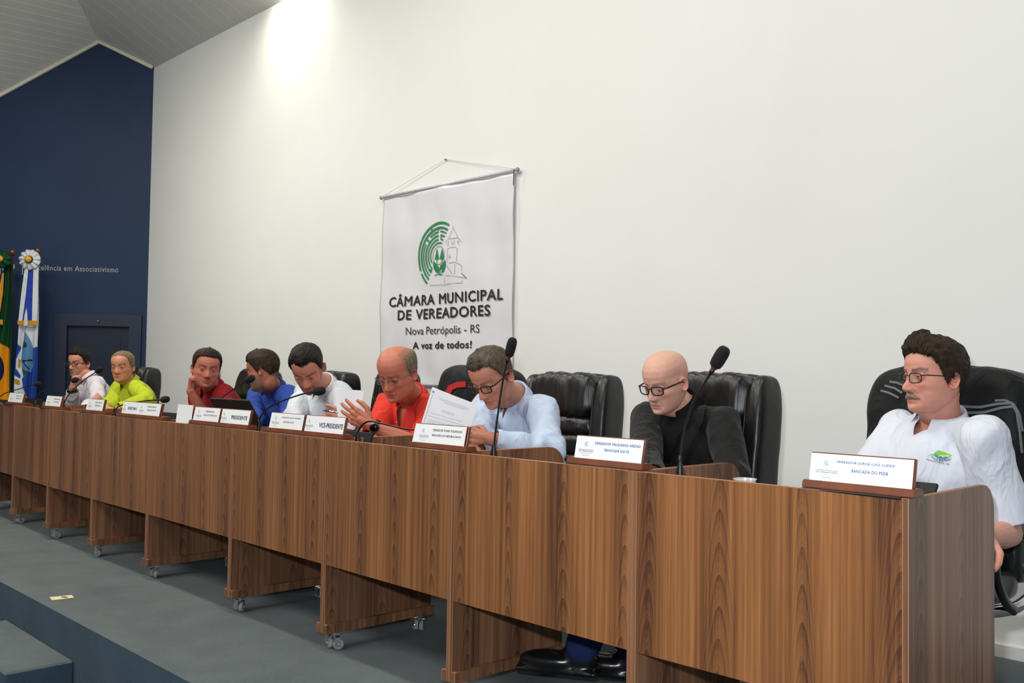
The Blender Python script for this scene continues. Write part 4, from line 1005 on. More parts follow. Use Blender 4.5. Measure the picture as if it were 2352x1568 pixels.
def make_chair(label):
    t = empty('office_chair', (0, 0, 0), 0, label, 'chair', 'black leather chairs behind the desks')
    rc = Matrix.Rotation(math.radians(-7), 3, 'X')
    def back(nm, c, s, **k): bm = BM(); rbox(bm, c, s, rot=rc, **k); return obj(nm, bm, M_leather, t, True)
    sh = back('back_shell', (0, .075, .79), (.50, .10, .66), p=6, n=12)
    back('head_cushion', (0, .028, 1.018), (.385, .135, .205), p=4.2, n=22, wr=.009, seed=1, wf=(26, 3, 3))
    for k in range(5): back('back_cushion', (0, .012-.010*k, .877-.083*k), (.378, .118, .090), p=3.4, n=18, wr=.008, seed=3+2*k, wf=(26, 3, 6))
    for s in (-1, 1):
        b_ = back('side_bolster', (s*.222, .035, .79), (.085, .165, .645), p=4, n=14, wr=.003, wf=(6, 3, 7))
        bm = BM(); tube(bm, [(s*.188, .035-.155*.5+.003-(z-.79)*-.123, z) for z in np.linspace(.52, 1.06, 12)], .004, 6); obj('piping', bm, M_leather, b_, True)
    bm = BM(); rbox(bm, (0, -.20, .47), (.50, .50, .12), p=4.5, n=14, wr=.004, wf=(8, 8, 3)); obj('seat', bm, M_leather, t, True)
    for s in (-1, 1):
        bm = BM(); rbox(bm, (s*.285, -.12, .665), (.065, .30, .045), p=4, n=8); a = obj('armrest', bm, M_black, t, True)
        bm = BM(); tube(bm, smoothpts([(s*.285, .0, .64), (s*.285, .03, .56), (s*.285, .0, .47), (s*.27, -.1, .415), (s*.22, -.2, .40)], 6), .013, 10, sx=1.6); obj('chrome_support', bm, M_chrome, a, True)
        bm = BM(); tube(bm, smoothpts([(s*.285, -.24, .64), (s*.287, -.27, .55), (s*.285, -.22, .46), (s*.27, -.12, .405)], 6), .012, 10, sx=1.3); obj('arm_cover', bm, M_black, a, True)
    bm = BM(); lathe(bm, [(.05, .06), (.05, .12), (.028, .14), (.028, .30), (.018, .30), (.018, .40), (.06, .41)], 16, Matrix.Translation((0, -.18, 0))); obj('gas_lift', bm, M_black, t, True)
    for k in range(5):
        a = 2*math.pi*k/5+.3; e = Vector((math.cos(a)*.245, math.sin(a)*.245-.18, .075)); bm = BM(); tube(bm, [(0, -.18, .11), (math.cos(a)*.15, math.sin(a)*.15-.18, .10), tuple(e)], [.026, .022, .016], 8); lg = obj('base_leg', bm, M_black, t, True)
        bm = BM()
        for s in (-.012, .012): lathe(bm, [(.008, -.009), (.024, -.009), (.026, 0), (.024, .009), (.008, .009)], 12, Matrix.Translation((e.x, e.y, .0265)) @ Matrix.Rotation(a+1, 4, 'Z') @ Matrix.Translation((s, 0, 0)) @ Matrix.Rotation(math.pi/2, 4, 'Y'))
        obj('wheel', bm, M_black, lg, True)
    return t
ch0 = make_chair('black leather office chair standing empty between the bald man and the man in pale blue')
CH = [(1293, 3.26, 2, 1.0, None), (1628, 3.25, -4, 1.005, 'black leather office chair behind the bald man in black'), (2178, 3.33, -6, 1.0, 'black leather office chair under the striped jacket, at the right edge'),
      (1082, 3.42, -8, 1.0, 'black leather office chair under the dark jacket with red lining'), (886, 3.42, -22, 1.0, 'black leather office chair behind the man in the red shirt'), (738, 3.3, -5, .995, 'black leather office chair mostly hidden behind the man in the white shirt'),
      (572, 3.3, -8, 1.0, 'black leather office chair behind the man in the royal blue shirt'), (452, 3.4, -22, 1.01, 'black leather office chair behind the man in the maroon shirt'), (303, 3.3, 0, 1.01, 'black leather office chair behind the man in the lime green shirt')]
chairs = []
for i, (px, Y, rz, s, lb) in enumerate(CH):
    c = ch0 if i == 0 else copy_tree(ch0)
    p = at(px, 950, Y); c.location = (p.x, Y, 0); c.rotation_euler = (0, 0, math.radians(rz)); c.scale = (1, 1, s)
    if lb: c['label'] = lb
    chairs.append(c)
# jackets over two chairs
M_jack = mk_cloth('black_jacket_cloth', srgb(17, 18, 20), .6, .05)
def jacket(chair, label, sz, seed, top=1.145, low=.56):
    r = empty('jacket', chair.location, chair.rotation_euler.z, label, 'jacket'); rc = Matrix.Rotation(math.radians(-7), 3, 'X')
    bm = BM(); zc = (top+low)/2; rbox(bm, (0, .050, zc), (sz, .30, top-low), p=5.5, n=30, rot=rc)
    me = bpy.data.meshes.new('cloth'); bmesh.ops.recalc_face_normals(bm, faces=bm.faces); bm.to_mesh(me); bm.free()
    co = getco(me); no = getno(me); d = np.array([.5*ridged(Vector((c[0]*5+c[2]*3, c[1]*4, c[2]*3-c[0]*2+seed)), 1)+.3*ridged(Vector((c[0]*11-c[2]*4, seed, c[2]*8)), 1) for c in co]); setco(me, co+no*(.016*(d-.05))[:, None])
    link('cloth', me, M_jack, r, True)
    return r
J1 = jacket(chairs[2], 'black jacket with grey stripes draped over the chair at the right edge', .56, 1.)
J2 = jacket(chairs[3], 'dark jacket with red lining draped over the chair behind the raised document', .53, 5.)
bpy.context.view_layer.update()
def world_bvh(root):
    V, F = [], []
    for o in [root]+list(root.children):
        if o.type != 'MESH': continue
        m = root.matrix_world @ o.matrix_basis if o is not root else root.matrix_world; n = len(V); V += [m @ v.co for v in o.data.vertices]; F += [[n+k for k in p.vertices] for p in o.data.polygons]
    return BVHTree.FromPolygons(V, F)
from mathutils.bvhtree import BVHTree
def decal_w(name, root, bv, top, wd, mat, n=14, offn=.003):
    b = BM(); rows = []
    for i in range(n+1):
        k = i/n*(len(top)-1); j = min(int(k), len(top)-2); f = k-j; x, y = top[j][0]*(1-f)+top[j+1][0]*f, top[j][1]*(1-f)+top[j+1][1]*f
        dx, dy = top[j+1][0]-top[j][0], top[j+1][1]-top[j][1]; L = math.hypot(dx, dy); nx_, ny_ = -dy/L, dx/L
        rows.append([cast(bv, x+nx_*wd*t, y+ny_*wd*t, offn) for t in (0, .5, 1)])
    im = root.matrix_world.inverted()
    for i in range(n):
        for j in range(2):
            q = [rows[i][j], rows[i+1][j], rows[i+1][j+1], rows[i][j+1]]
            if all(x is not None for x in q): b.faces.new([b.verts.new(im @ x) for x in q])
    if b.faces: obj(name, b, mat, root)
    else: b.free()
M_stripe = plain('grey_stripe', srgb(98, 102, 106), .6)
bv = world_bvh(J1)
for s, w in (([(2044, 874), (2060, 876), (2080, 884)], 5), ([(2033, 883), (2056, 889), (2074, 900)], 5), ([(2024, 894), (2044, 900), (2066, 911)], 5), ([(2200, 930), (2250, 932), (2292, 924), (2322, 922)], 6), ([(2210, 945), (2260, 944), (2300, 933), (2325, 930)], 6),
             ([(2285, 917), (2310, 916), (2330, 926), (2344, 950), (2351, 990)], 5), ([(2325, 922), (2338, 945), (2345, 990), (2350, 1040)], 6)):
    decal_w('stripe', J1, bv, s, w, M_stripe)
bv = world_bvh(J2)
M_lin = mk_cloth('red_lining', srgb(176, 28, 30), .5, .1)
decal_w('lining', J2, bv, [(1022, 903), (1030, 886), (1048, 877), (1070, 876)], 13, M_lin, 12, .006)
# ------------------------------------------------------------------ the nine people
def V3(*a): return Vector(a)
c_white = mk_cloth('white_pique_cotton', srgb(214, 219, 230), .85, 0, 900); c_blackj = mk_cloth('black_suit_cloth', srgb(23, 23, 24), .75, .1); c_blacks = mk_cloth('black_shirt', srgb(13, 13, 14), .8)
c_pale = mk_cloth('pale_blue_cotton', srgb(190, 205, 228), .8); c_red = mk_cloth('red_cotton', srgb(222, 62, 50), .85, 0, 700, 1.06, .88); c_wht2 = mk_cloth('white_shirt_cotton', srgb(214, 221, 228), .8)
c_royal = mk_cloth('royal_blue_cotton', srgb(50, 76, 158), .8); c_mar = mk_cloth('maroon_cotton', srgb(134, 22, 30), .8); c_lime = mk_cloth('lime_cotton', srgb(176, 190, 44), .8); c_pink = mk_cloth('pinkish_white_cotton', srgb(212, 205, 214), .8)
c_jean = mk_cloth('dark_denim', srgb(32, 46, 84), .9, 0, 300); c_troub = mk_cloth('dark_trousers', srgb(24, 25, 28), .9); c_tan = mk_cloth('grey_trousers', srgb(60, 60, 62), .9)
h_dbrown = mk_hair('dark_brown_hair', srgb(24, 17, 13), srgb(62, 46, 33)); h_black = mk_hair('black_hair', srgb(16, 14, 13), srgb(42, 34, 30)); h_gray = mk_hair('grey_brown_hair', srgb(44, 37, 30), srgb(108, 95, 78)); h_side = mk_hair('grey_side_hair', srgb(72, 62, 50), srgb(134, 122, 104)); h_buzz = mk_hair('cropped_hair', srgb(84, 70, 50), srgb(140, 120, 92)); h_moust = mk_hair('grey_moustache', srgb(98, 84, 66), srgb(172, 156, 132))
F_black = plain('black_acetate', srgb(14, 14, 15), .25); F_steel = plain('grey_steel_frame', srgb(120, 128, 136), .3, .8)

def moustache(P, w, h, th, mat, drop=.010, name='moustache'):
    b = BM(); n = 26; m = 8; rows = []
    for i in range(n+1):
        t = -1+2*i/n; row = []
        for j in range(m):
            a = 2*math.pi*j/m; hh = h*(1-.75*abs(t)**2.2); x = t*w; y = .0885-.16*abs(t)**2*w*2-.0; row.append(P['HM'] @ Vector((x, y+math.cos(a)*th*(1-.6*abs(t)**2), -.0595-drop*abs(t)**1.6+math.sin(a)*hh+.0012*noise.noise(Vector((t*22, a*2, 0))))))
        rows.append([b.verts.new(p) for p in row])
    for i in range(n):
        for j in range(m): b.faces.new((rows[i][j], rows[i][(j+1) % m], rows[i+1][(j+1) % m], rows[i+1][j]))
    b.faces.new(rows[0][::-1]); b.faces.new(rows[-1]); obj(name, b, mat, P['root'], True)

# P1 -- white polo, moustache
P1 = person('man with a moustache in a white polo shirt and glasses, at the right end', (2143, 866), 3.10, 52, 0, 1, .985, (206, 146, 126),
    N=at(2163, 968, 3.16), SLp=at(2030, 1008, 3.14), SRp=at(2258, 998, 3.13), hip=at(2140, 1262, 3.22), armL=[at(2030, 1008, 3.14), at(1975, 1160, 2.92), at(2010, 1215, 2.8)], armR=[at(2258, 998, 3.13), at(2300, 1180, 3.08), at(2268, 1235, 2.86)],
    hands=[(at(2268, 1235, 2.86), (-.1, -1, -.25), (0, 0, 1), -1, (35, 35, 40, 45)), (at(2010, 1215, 2.8), (.3, -1, -.2), (0, 0, 1), 1, (35, 35, 35, 40))],
    top=c_white, name_top='polo_shirt', chest=1.12, belly=.9, sleeve=(.44, .44), brow=(70, 48, 34), vox=.0027, thick=1.12, opts=dict(lean=.0, hipx=-.11, body=(-24, .36, .050), nose=1.18, wide=1.04, jowl=.06, fold=.011, brow=1),
    hair=dict(mat=h_dbrown, t=.024, line=[.078, .076, .068, .056, .034, .002, -.035, -.012, .0, -.022, -.050, -.062], azt=[1.25, .8, .45, .62], noise=.45, freq=46, shift=(0, .012, .004)), glasses=(F_black, .047, .031, .0016, True), collar=(c_white, 26, .036, .012, 1.12), vneck=(.055, .050, -.012), lids=(8, 8), gaze=(8, 0), trouser=c_troub, feet=[Vector((-1.50, 2.80, 0)), Vector((-1.30, 2.75, 0))])
moustache(P1, .031, .0085, .008, h_moust)
bv = bvh_of(P1['top'], P1['root'])
M_lg = plain('print_lime_green', srgb(110, 190, 80), .7); M_bl = plain('print_sea_blue', srgb(60, 130, 180), .7); M_yl = plain('print_yellow', srgb(225, 205, 60), .7)
decal('crest', P1['root'], ([(2143, 1043), (2150, 1037), (2156, 1034), (2170, 1039), (2186, 1045)], [(2143, 1045), (2152, 1050), (2163, 1053), (2175, 1050), (2186, 1046)]), M_lg, P1['root'], bv, .003, 12)
decal('crest_hills', P1['root'], ([(2154, 1048), (2160, 1044), (2168, 1046), (2176, 1045), (2182, 1046)], [(2154, 1050), (2162, 1051), (2168, 1052), (2176, 1050), (2182, 1047)]), M_yl, P1['root'], bv, .004, 10)
decal('crest_water', P1['root'], ([(2146, 1045), (2151, 1044), (2156, 1049), (2161, 1047), (2166, 1051), (2172, 1048), (2177, 1051), (2184, 1047)], [(2146, 1046), (2151, 1050), (2157, 1054), (2162, 1055), (2167, 1055), (2172, 1054), (2177, 1052), (2184, 1048)]), M_bl, P1['root'], bv, .005, 14)
decal('crest_stem', P1['root'], ([(2131, 1048), (2137, 1042), (2144, 1043)], [(2131.5, 1049), (2137, 1043.5), (2144, 1044.5)]), M_lg, P1['root'], bv, .004, 6)
def chest_text(s, p0, p1, hpx, bow, mat, P, bv):
    me = text_mesh(s, .02); co = getco(me); lo, hi = co.min(0), co.max(0)
    out = np.zeros_like(co); ok = True
    for i, c in enumerate(co):
        u = (c[0]-lo[0])/(hi[0]-lo[0]); v = (c[1]-lo[1])/(hi[1]-lo[1]); px = p0[0]*(1-u)+p1[0]*u; py = p0[1]*(1-u)+p1[1]*u+bow*4*u*(1-u)-hpx*v
        q = cast(bv, px, py, .004)
        if q is None: ok = False; break
        out[i] = q-P['root'].location
    if ok: setco(me, out); link('lettering', me, mat, P['root'])
chest_text('Escola Bom Pastor', (2140, 1050.5), (2185, 1055), 4.5, 7, M_dark, P1, bv); chest_text('Nova Petrópolis - RS', (2129, 1057.5), (2180, 1069), 4.5, 0, M_dark, P1, bv)

# P2 -- bald man in black
def colP2(blend, x, y, z, ax, near, front, base, lc): blend(near*(z > .03)*(y < .05), base*np.array([.97, .96, .96]), .4)
P2 = person('bald man in a black jacket and black shirt, reading downward through black glasses', (1528, 876), 3.02, 40, 20, -2, .985, (216, 166, 146),
    N=at(1574, 940, 3.12), SLp=at(1512, 978, 2.98), SRp=at(1648, 956, 3.22), hip=at(1600, 1230, 3.22), armL=[at(1500, 978, 3.08), at(1470, 1085, 2.95), at(1500, 1100, 2.68)], armR=[at(1658, 965, 3.12), at(1690, 1085, 3.02), at(1590, 1108, 2.72)],
    hands=[(at(1500, 1100, 2.68), (.2, -1, 0), (0, 0, 1), 1, (30, 30, 30, 30)), (at(1590, 1108, 2.72), (-.3, -1, 0), (0, 0, 1), -1, (30, 30, 30, 30))],
    top=c_blackj, name_top='jacket', chest=1.12, belly=1.1, sleeve=(.97, .97), brow=(150, 112, 92), vox=.0027, thick=1.08, opts=dict(body=(0, .355, .046), nose=1.05, wide=1.03, brow=.5, fold=.006, jowl=.05, fdir=(-.86, -.5, 0)), glasses=(F_black, .050, .034, .0026, True), collar=(c_blacks, 14, .046, .014, 1.10), vneck=(.03, .012), lids=(-9, 13), gaze=(0, -30), colorfn=colP2, trouser=c_jean,
    feet=[at(1330, 1548, 2.50), at(1450, 1556, 2.66)])
bv = bvh_of(P2['top'], P2['root'])
decal('shirt_front', P2['root'], ([(1524, 952), (1516, 1000), (1512, 1062)], [(1600, 950), (1560, 1000), (1540, 1062)]), c_blacks, P2['root'], bv, .016, 12)
decal('lapel', P2['root'], ([(1610, 930), (1602, 960), (1590, 990), (1552, 1062)], [(1622, 935), (1618, 968), (1598, 1002), (1560, 1062)]), c_blackj, P2['root'], bv, .021, 12)
decal('lapel', P2['root'], ([(1508, 942), (1500, 980), (1506, 1020), (1512, 1062)], [(1520, 948), (1516, 985), (1514, 1020), (1516, 1062)]), c_blackj, P2['root'], bv, .021, 12)

# P3 -- pale blue shirt
def colP3(blend, x, y, z, ax, near, front, base, lc): blend(near*np.clip((z-.02)/.02, 0, 1)*(ax > .055)*(y < .03)*1.0, np.array(srgb(120, 104, 86)[:3]), .6)
P3 = person('man in a pale blue shirt and black glasses bent over a document', (1130, 864), 2.66, 42, 34, 3, 1.0, (192, 130, 108),
    N=at(1184, 914, 2.87), SLp=at(1133, 955, 2.72), SRp=at(1236, 950, 2.98), hip=at(1240, 1200, 3.05), armL=[at(1133, 960, 2.84), at(1105, 1045, 2.66), at(1092, 1040, 2.46)], armR=[at(1236, 952, 2.86), at(1268, 1022, 2.76), at(1122, 1006, 2.5)],
    hands=[(at(1122, 1006, 2.5), (-.75, -.45, .10), (.15, -.85, .5), 1, (28, 34, 40, 48), .97, 5, 40), (at(1092, 1040, 2.46), (-.5, -.6, .1), (.3, -.8, .4), 1, (40, 40, 40, 40))],
    top=c_pale, name_top='dress_shirt', chest=1.0, belly=1.0, sleeve=(.97, .955), brow=(110, 84, 64), vox=.0027, opts=dict(body=(0, .335, .05), nose=1.15, wide=1.0, brow=.7, fold=.012), hair=dict(mat=h_gray, t=.010, line=[.076, .078, .080, .070, .045, .010, -.030, -.010, .002, -.020, -.055, -.064], azt=[1.35, .7, .35, .5], noise=.6, freq=55, shift=(0, .008, .002)),
    glasses=(F_black, .047, .031, .0024, True), collar=(c_pale, 18, .044, .030, 1.16), vneck=(.06, .022), lids=(-9, 13), colorfn=colP3, trouser=c_troub)
bv = bvh_of(P3['top'], P3['root'])
M_ring = plain('gold_ring', srgb(190, 150, 80), .2, .9)
h = P3['arms'][1][2]; d_ = Vector((-.75, -.45, .10)).normalized(); n_ = Vector((.15, -.85, .5)); n_ = (n_-d_*n_.dot(d_)).normalized(); s_ = d_.cross(n_)
bm = BM(); kb = h+d_*.104-s_*.010; q = (d_-n_*.3).to_track_quat('Z', 'Y').to_matrix().to_4x4(); lathe(bm, [(.0088, -.002), (.0100, -.002), (.0100, .002), (.0088, .002)], 16, Matrix.Translation(kb+(d_-n_*.25)*.012) @ q); obj('ring', bm, M_ring, P3['root'], True)

# P4 -- red shirt
def colP4(blend, x, y, z, ax, near, front, base, lc):
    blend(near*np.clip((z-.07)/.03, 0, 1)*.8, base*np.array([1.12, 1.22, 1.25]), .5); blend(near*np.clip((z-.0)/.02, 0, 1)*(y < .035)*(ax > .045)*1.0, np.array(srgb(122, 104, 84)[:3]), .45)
P4 = person('balding man in a red shirt and thin grey glasses looking down', (912, 857), 2.64, 34, 24, -1, 1.0, (188, 112, 88),
    N=at(946, 912, 2.84), SLp=at(882, 944, 2.70), SRp=at(984, 922, 2.98), hip=at(960, 1150, 3.02), armL=[at(882, 944, 2.8), at(860, 1020, 2.66), at(840, 1030, 2.46)], armR=[at(984, 926, 2.84), at(1000, 1012, 2.74), at(852, 976, 2.49)],
    hands=[(at(852, 976, 2.49), (-.62, -.50, .40), (.25, -.85, .10), 1, (10, 14, 16, 18), 1.02, 16, 5), (at(840, 1030, 2.46), (-.5, -.6, .1), (.3, -.8, .4), 1, (40, 40, 40, 40))],
    top=c_red, name_top='short_sleeved_shirt', chest=1.08, belly=1.12, sleeve=(.5, .46), brow=(110, 80, 60), vox=.003, thick=1.08, opts=dict(nose=1.1, wide=1.05, jowl=.1, brow=.5, fold=.011), hair=dict(mat=h_side, t=.008, line=[.09, .09, .09, .09, .075, .030, -.022, -.008, .002, -.02, -.05, -.06], azt=[.2, .5, 1, 1.2], noise=.3, freq=70, bald=(.088, 72)),
    glasses=(F_steel, .046, .026, .0014, False), collar=(c_red, 24, .038, .022, 1.12), vneck=(.13, .042, -.012), lids=(-9, 13), colorfn=colP4, trouser=c_troub)
watch(P4, P4['arms'][1], M_blackm, .031, fd=(.2, -1, .25))
bv = bvh_of(P4['top'], P4['root'])
for q in ((912, 969), (909, 990)): button(*q, bv, P4['root'])

# P5 -- white shirt, dark hair
def colP5(blend, x, y, z, ax, near, front, base, lc):
    dk = np.array(srgb(44, 30, 26)[:3]); blend(front*g(z+.0575+.15*ax, .0055)*g(x, .034)*(y > .05), dk, .7); blend(front*g(z+.103, .016)*(ax < .030), dk, .8); blend(front*g(z+.078, .02)*g(ax-.029, .006), dk, .5)
    blend(front*np.clip((-z-.045)/.02, 0, 1)*(y > -.0), dk, .30); blend(near*(ax > .06)*(y < .035)*(z > -.06)*(z < .03), dk, .35)
P5 = person('man in a white shirt with dark hair and goatee, head bowed', (706, 846), 2.64, 14, 40, 5, 1.0, (190, 128, 108),
    N=at(744, 885, 2.84), SLp=at(682, 916, 2.74), SRp=at(786, 908, 2.92), hip=at(740, 1120, 3.0), armL=[at(682, 912, 2.8), at(640, 985, 2.68), at(672, 1012, 2.5)], armR=[at(782, 902, 2.84), at(812, 985, 2.72), at(790, 968, 2.54)],
    hands=[(at(790, 968, 2.54), (-.62, -.5, .10), (.3, -.8, -.1), 1, (75, 78, 80, 80), .95, 2, 10), (at(672, 1012, 2.5), (.2, -.8, 0), (0, 0, 1), 1, (50, 50, 50, 50))],
    top=c_wht2, name_top='dress_shirt', chest=1.02, belly=1.05, sleeve=(.97, .95), brow=(36, 26, 22), vox=.003, opts=dict(nose=1.05, fold=.013), hair=dict(mat=h_black, t=.013, line=[.074, .078, .084, .068, .034, .010, -.015, .0, .010, -.015, -.05, -.06], azt=[1.2, .9, .5, .7], noise=.35, freq=70), collar=(c_wht2, 22, .040, .024, 1.14), vneck=(.05, .02), lids=(-9, 13), colorfn=colP5, trouser=c_tan)
bv = bvh_of(P5['top'], P5['root'])
decal('placket', P5['root'], ([(712, 905), (708, 930), (700, 965)], [(725, 905), (721, 930), (712, 965)]), c_wht2, P5['root'], bv, .004, 8)
for q in ((715, 916), (704, 948)): button(*q, bv, P5['root'])
pen = empty('pen', at(757, 944, 2.42), 0, 'thin pale pen held in the fingers beside the papers', 'pen'); tb('barrel', [at(747, 943, 2.42), at(775, 947, 2.44)], .0045, M_chrome, pen, 10, -Vector(pen.location)); tb('tip', [at(747, 943, 2.42), at(742, 942.3, 2.418)], .002, M_dark, pen, 8, -Vector(pen.location))

# P6 -- royal blue shirt seen from behind the cheek
def colP6(blend, x, y, z, ax, near, front, base, lc):
    gr = np.array(srgb(112, 96, 84)[:3]); bn = np.clip((-z-.035)/.02, 0, 1)*(y > -.01); blend(near*bn, gr, .75); blend(near*(z > .0)*(y < .0), np.array(srgb(40, 30, 24)[:3]), .7)
P6 = person('bearded man in a royal blue shirt turned away to talk', (603, 851), 2.86, 112, 14, 4, .97, (170, 106, 84),
    N=at(628, 890, 2.98), SLp=at(598, 925, 2.84), SRp=at(648, 905, 3.12), hip=at(640, 1080, 3.1), armL=[at(594, 920, 2.92), at(580, 990, 2.8), at(590, 1005, 2.62)], armR=[at(652, 910, 3), at(672, 975, 2.9), at(650, 1005, 2.72)],
    hands=[(at(590, 1005, 2.62), (0, -1, 0), (0, 0, 1), 1), (at(650, 1005, 2.72), (0, -1, 0), (0, 0, 1), -1)], top=c_royal, name_top='dress_shirt', sleeve=(.97, .95), brow=(40, 30, 24), vox=.0045, opts=dict(fold=.012), hair=dict(mat=h_dbrown, t=.015, line=[.074, .072, .068, .054, .028, .0, -.030, -.012, .006, -.012, -.048, -.060], azt=[1.2, .8, .5, .7], noise=.3, freq=60, shift=(0, .006, .003)), collar=(c_royal, 20, .038, .024, 1.14), lids=(10, 12), colorfn=colP6, trouser=c_troub)
bv = bvh_of(P6['top'], P6['root'])
for q in ((618, 907), (591, 933)): button(*q, bv, P6['root'], M_navyp)

# P7 -- maroon shirt, cheek on fist
def colP7(blend, x, y, z, ax, near, front, base, lc):
    dk = np.array(srgb(60, 34, 28)[:3]); blend(front*g(z+.058+.12*ax, .0055)*g(x, .032)*(y > .05), dk, .42); blend(front*np.clip((-z-.05)/.03, 0, 1)*(y > .0), dk, .28)
P7 = person('man in a maroon shirt resting his cheek on his fist', (474, 846), 2.74, -8, 6, -6, 1.0, (188, 116, 96),
    N=at(488, 888, 2.84), SLp=at(436, 918, 2.76), SRp=at(526, 912, 2.96), hip=at(480, 1080, 3.0), armL=[at(436, 915, 2.84), at(458, 962, 2.6), at(438, 898, 2.66)], armR=[at(526, 908, 2.88), at(545, 970, 2.76), at(520, 990, 2.6)],
    hands=[(at(438, 898, 2.66), (.05, .1, 1), (-.75, -.55, .1), -1, (95, 98, 98, 98), .96, 2, 60), (at(520, 990, 2.6), (-.4, -.8, 0), (0, 0, 1), -1)], top=c_mar, name_top='shirt', chest=1.1, belly=1.1, sleeve=(.46, .97), brow=(70, 44, 34), vox=.004, opts=dict(wide=1.06, jowl=.08, fold=.012), hair=dict(mat=h_dbrown, t=.012, line=[.076, .076, .074, .062, .032, .005, -.025, -.008, .006, -.015, -.048, -.058], azt=[1.2, .8, .5, .6], noise=.3, freq=70), collar=(c_mar, 26, .034, .022, 1.14), vneck=(.09, .03), lids=(7, 6), gaze=(-16, 0), colorfn=colP7, trouser=c_troub)
# wide sleeve of the resting arm
# P8 -- lime green shirt
def colP8(blend, x, y, z, ax, near, front, base, lc):
    hl = np.interp(np.degrees(np.abs(np.arctan2(x, y))), [0, 40, 60, 85, 110, 180], [.085, .080, .05, .0, .0, -.05]); blend(near*np.clip((z-hl)/.02, 0, 1), np.array(srgb(112, 92, 66)[:3]), .55)
P8 = person('man with cropped hair in a lime green shirt, arms on the desk', (281, 842), 2.95, 26, 4, 2, 1.0, (196, 134, 106),
    N=at(300, 878, 3.03), SLp=at(262, 906, 2.90), SRp=at(330, 900, 3.14), hip=at(310, 1050, 3.2), armL=[at(260, 904, 2.98), at(242, 950, 2.86), at(232, 946, 2.7)], armR=[at(330, 898, 3.02), at(340, 948, 2.9), at(262, 944, 2.74)],
    hands=[(at(262, 944, 2.74), (-.8, -.4, .1), (.1, -.5, .9), 1, (30, 30, 30, 30)), (at(232, 946, 2.7), (.2, -1, 0), (0, 0, 1), 1)], top=c_lime, name_top='shirt', chest=1.08, belly=1.1, sleeve=(.95, .93), brow=(60, 44, 32), vox=.0045, opts=dict(wide=1.03, fold=.012), hair=dict(mat=h_buzz, t=.0035, line=[.090, .088, .084, .070, .040, .005, -.03, -.01, .002, -.02, -.05, -.06], noise=.2, freq=90), collar=(c_lime, 24, .030, .024, 1.16), vneck=(.07, .024), lids=(5, 6), gaze=(8, 0), colorfn=colP8, trouser=c_troub)
# P9 -- pinkish white shirt, fist at the mouth
def colP9(blend, x, y, z, ax, near, front, base, lc):
    dk = np.array(srgb(84, 54, 42)[:3]); blend(front*np.clip((-z-.045)/.03, 0, 1)*(y > -.01), dk, .35); blend(near*(ax > .055)*(y < .04)*(z > -.01)*(z < .05), dk, .5)
P9 = person('man in a pinkish white shirt and glasses holding his fist to his mouth', (182, 834), 3.02, 42, 4, 0, 1.0, (196, 136, 112),
    N=at(207, 868, 3.08), SLp=at(172, 898, 2.96), SRp=at(232, 886, 3.20), hip=at(210, 1030, 3.25), armL=[at(174, 896, 3.04), at(156, 940, 2.86), at(166, 889, 2.9)], armR=[at(230, 886, 3.08), at(236, 940, 2.96), at(196, 944, 2.82)],
    hands=[(at(166, 889, 2.9), (.10, .20, 1), (-.7, -.6, .2), -1, (85, 90, 90, 90), 1.0, 2, 50), (at(196, 944, 2.82), (-.6, -.5, 0), (0, 0, 1), 1)], top=c_pink, name_top='dress_shirt', chest=1.0, belly=1.02, sleeve=(.93, .95), brow=(40, 28, 24), vox=.0045, opts=dict(nose=1.1, fold=.012), hair=dict(mat=h_black, t=.022, line=[.076, .076, .074, .062, .040, .012, -.020, .0, .010, -.010, -.045, -.055], azt=[1.2, .8, .35, .5], noise=.35, freq=60), glasses=(F_black, .048, .033, .0025, True), collar=(c_pink, 20, .036, .024, 1.14), vneck=(.05, .02), lids=(6, 6), colorfn=colP9, trouser=c_troub)
watch(P9, P9['arms'][0], M_blackm, .031, fd=(.6, -.8, 0))

# ------------------------------------------------------------------ papers and devices
def sheet(name, quad, Y, label, cat='paper', bow=0, n=12, par=None):
    P = [at(q[0], q[1], Y if len(q) < 3 else q[2]) for q in quad]; r = empty(name, P[3], 0, label, cat) if par is None else par
    o = -Vector(r.location); nrm = (P[1]-P[0]).cross(P[3]-P[0]).normalized(); nrm = nrm if nrm.y < 0 else -nrm
    def S(u, v, e=0): a = P[0].lerp(P[1], u); b = P[3].lerp(P[2], u); return a.lerp(b, v)+nrm*(bow*math.sin(math.pi*u)+e)+o
    b = BM(); G = [[b.verts.new(S(i/n, j/n)) for i in range(n+1)] for j in range(n+1)]
    for j in range(n):
        for i in range(n): b.faces.new((G[j][i], G[j+1][i], G[j+1][i+1], G[j][i+1]))
    so = obj('page', b, M_paper, r, True); return r, S, so
M_paper = plain('office_paper', srgb(240, 242, 248), .6, var=.005)
r, S, so = sheet('document', [(993, 888), (1098, 929), (1063, 1037), (953, 1019)], 2.40, 'printed white document held up in front of the man in pale blue', bow=.004)
def tline(u0, u1, v, w=.006, mat=None, e=.0012):
    b = BM(); k = 6; T = [[b.verts.new(S(u0+(u1-u0)*i/k, v+dv, e)) for i in range(k+1)] for dv in (0, w)]
    for i in range(k): b.faces.new((T[0][i], T[1][i], T[1][i+1], T[0][i+1]))
    obj('printed_line', b, mat or M_lineg, so)
M_lineg = plain('toner_grey', srgb(178, 184, 208), .7); M_lineb = plain('toner_blue', srgb(120, 165, 225), .7)
random.seed(3)
for v, a, b_ in ((.12, .20, .85), (.145, .24, .88), (.17, .35, .80), (.31, .36, .62), (.335, .34, .64), (.41, .12, .82), (.47, .10, .86)): tline(a, b_, v)
for k in range(9): tline(.12, .90-random.random()*.1, .53+k*.026, .005)
for k in range(5): tline(.12, .24, .66+k*.016, .004)
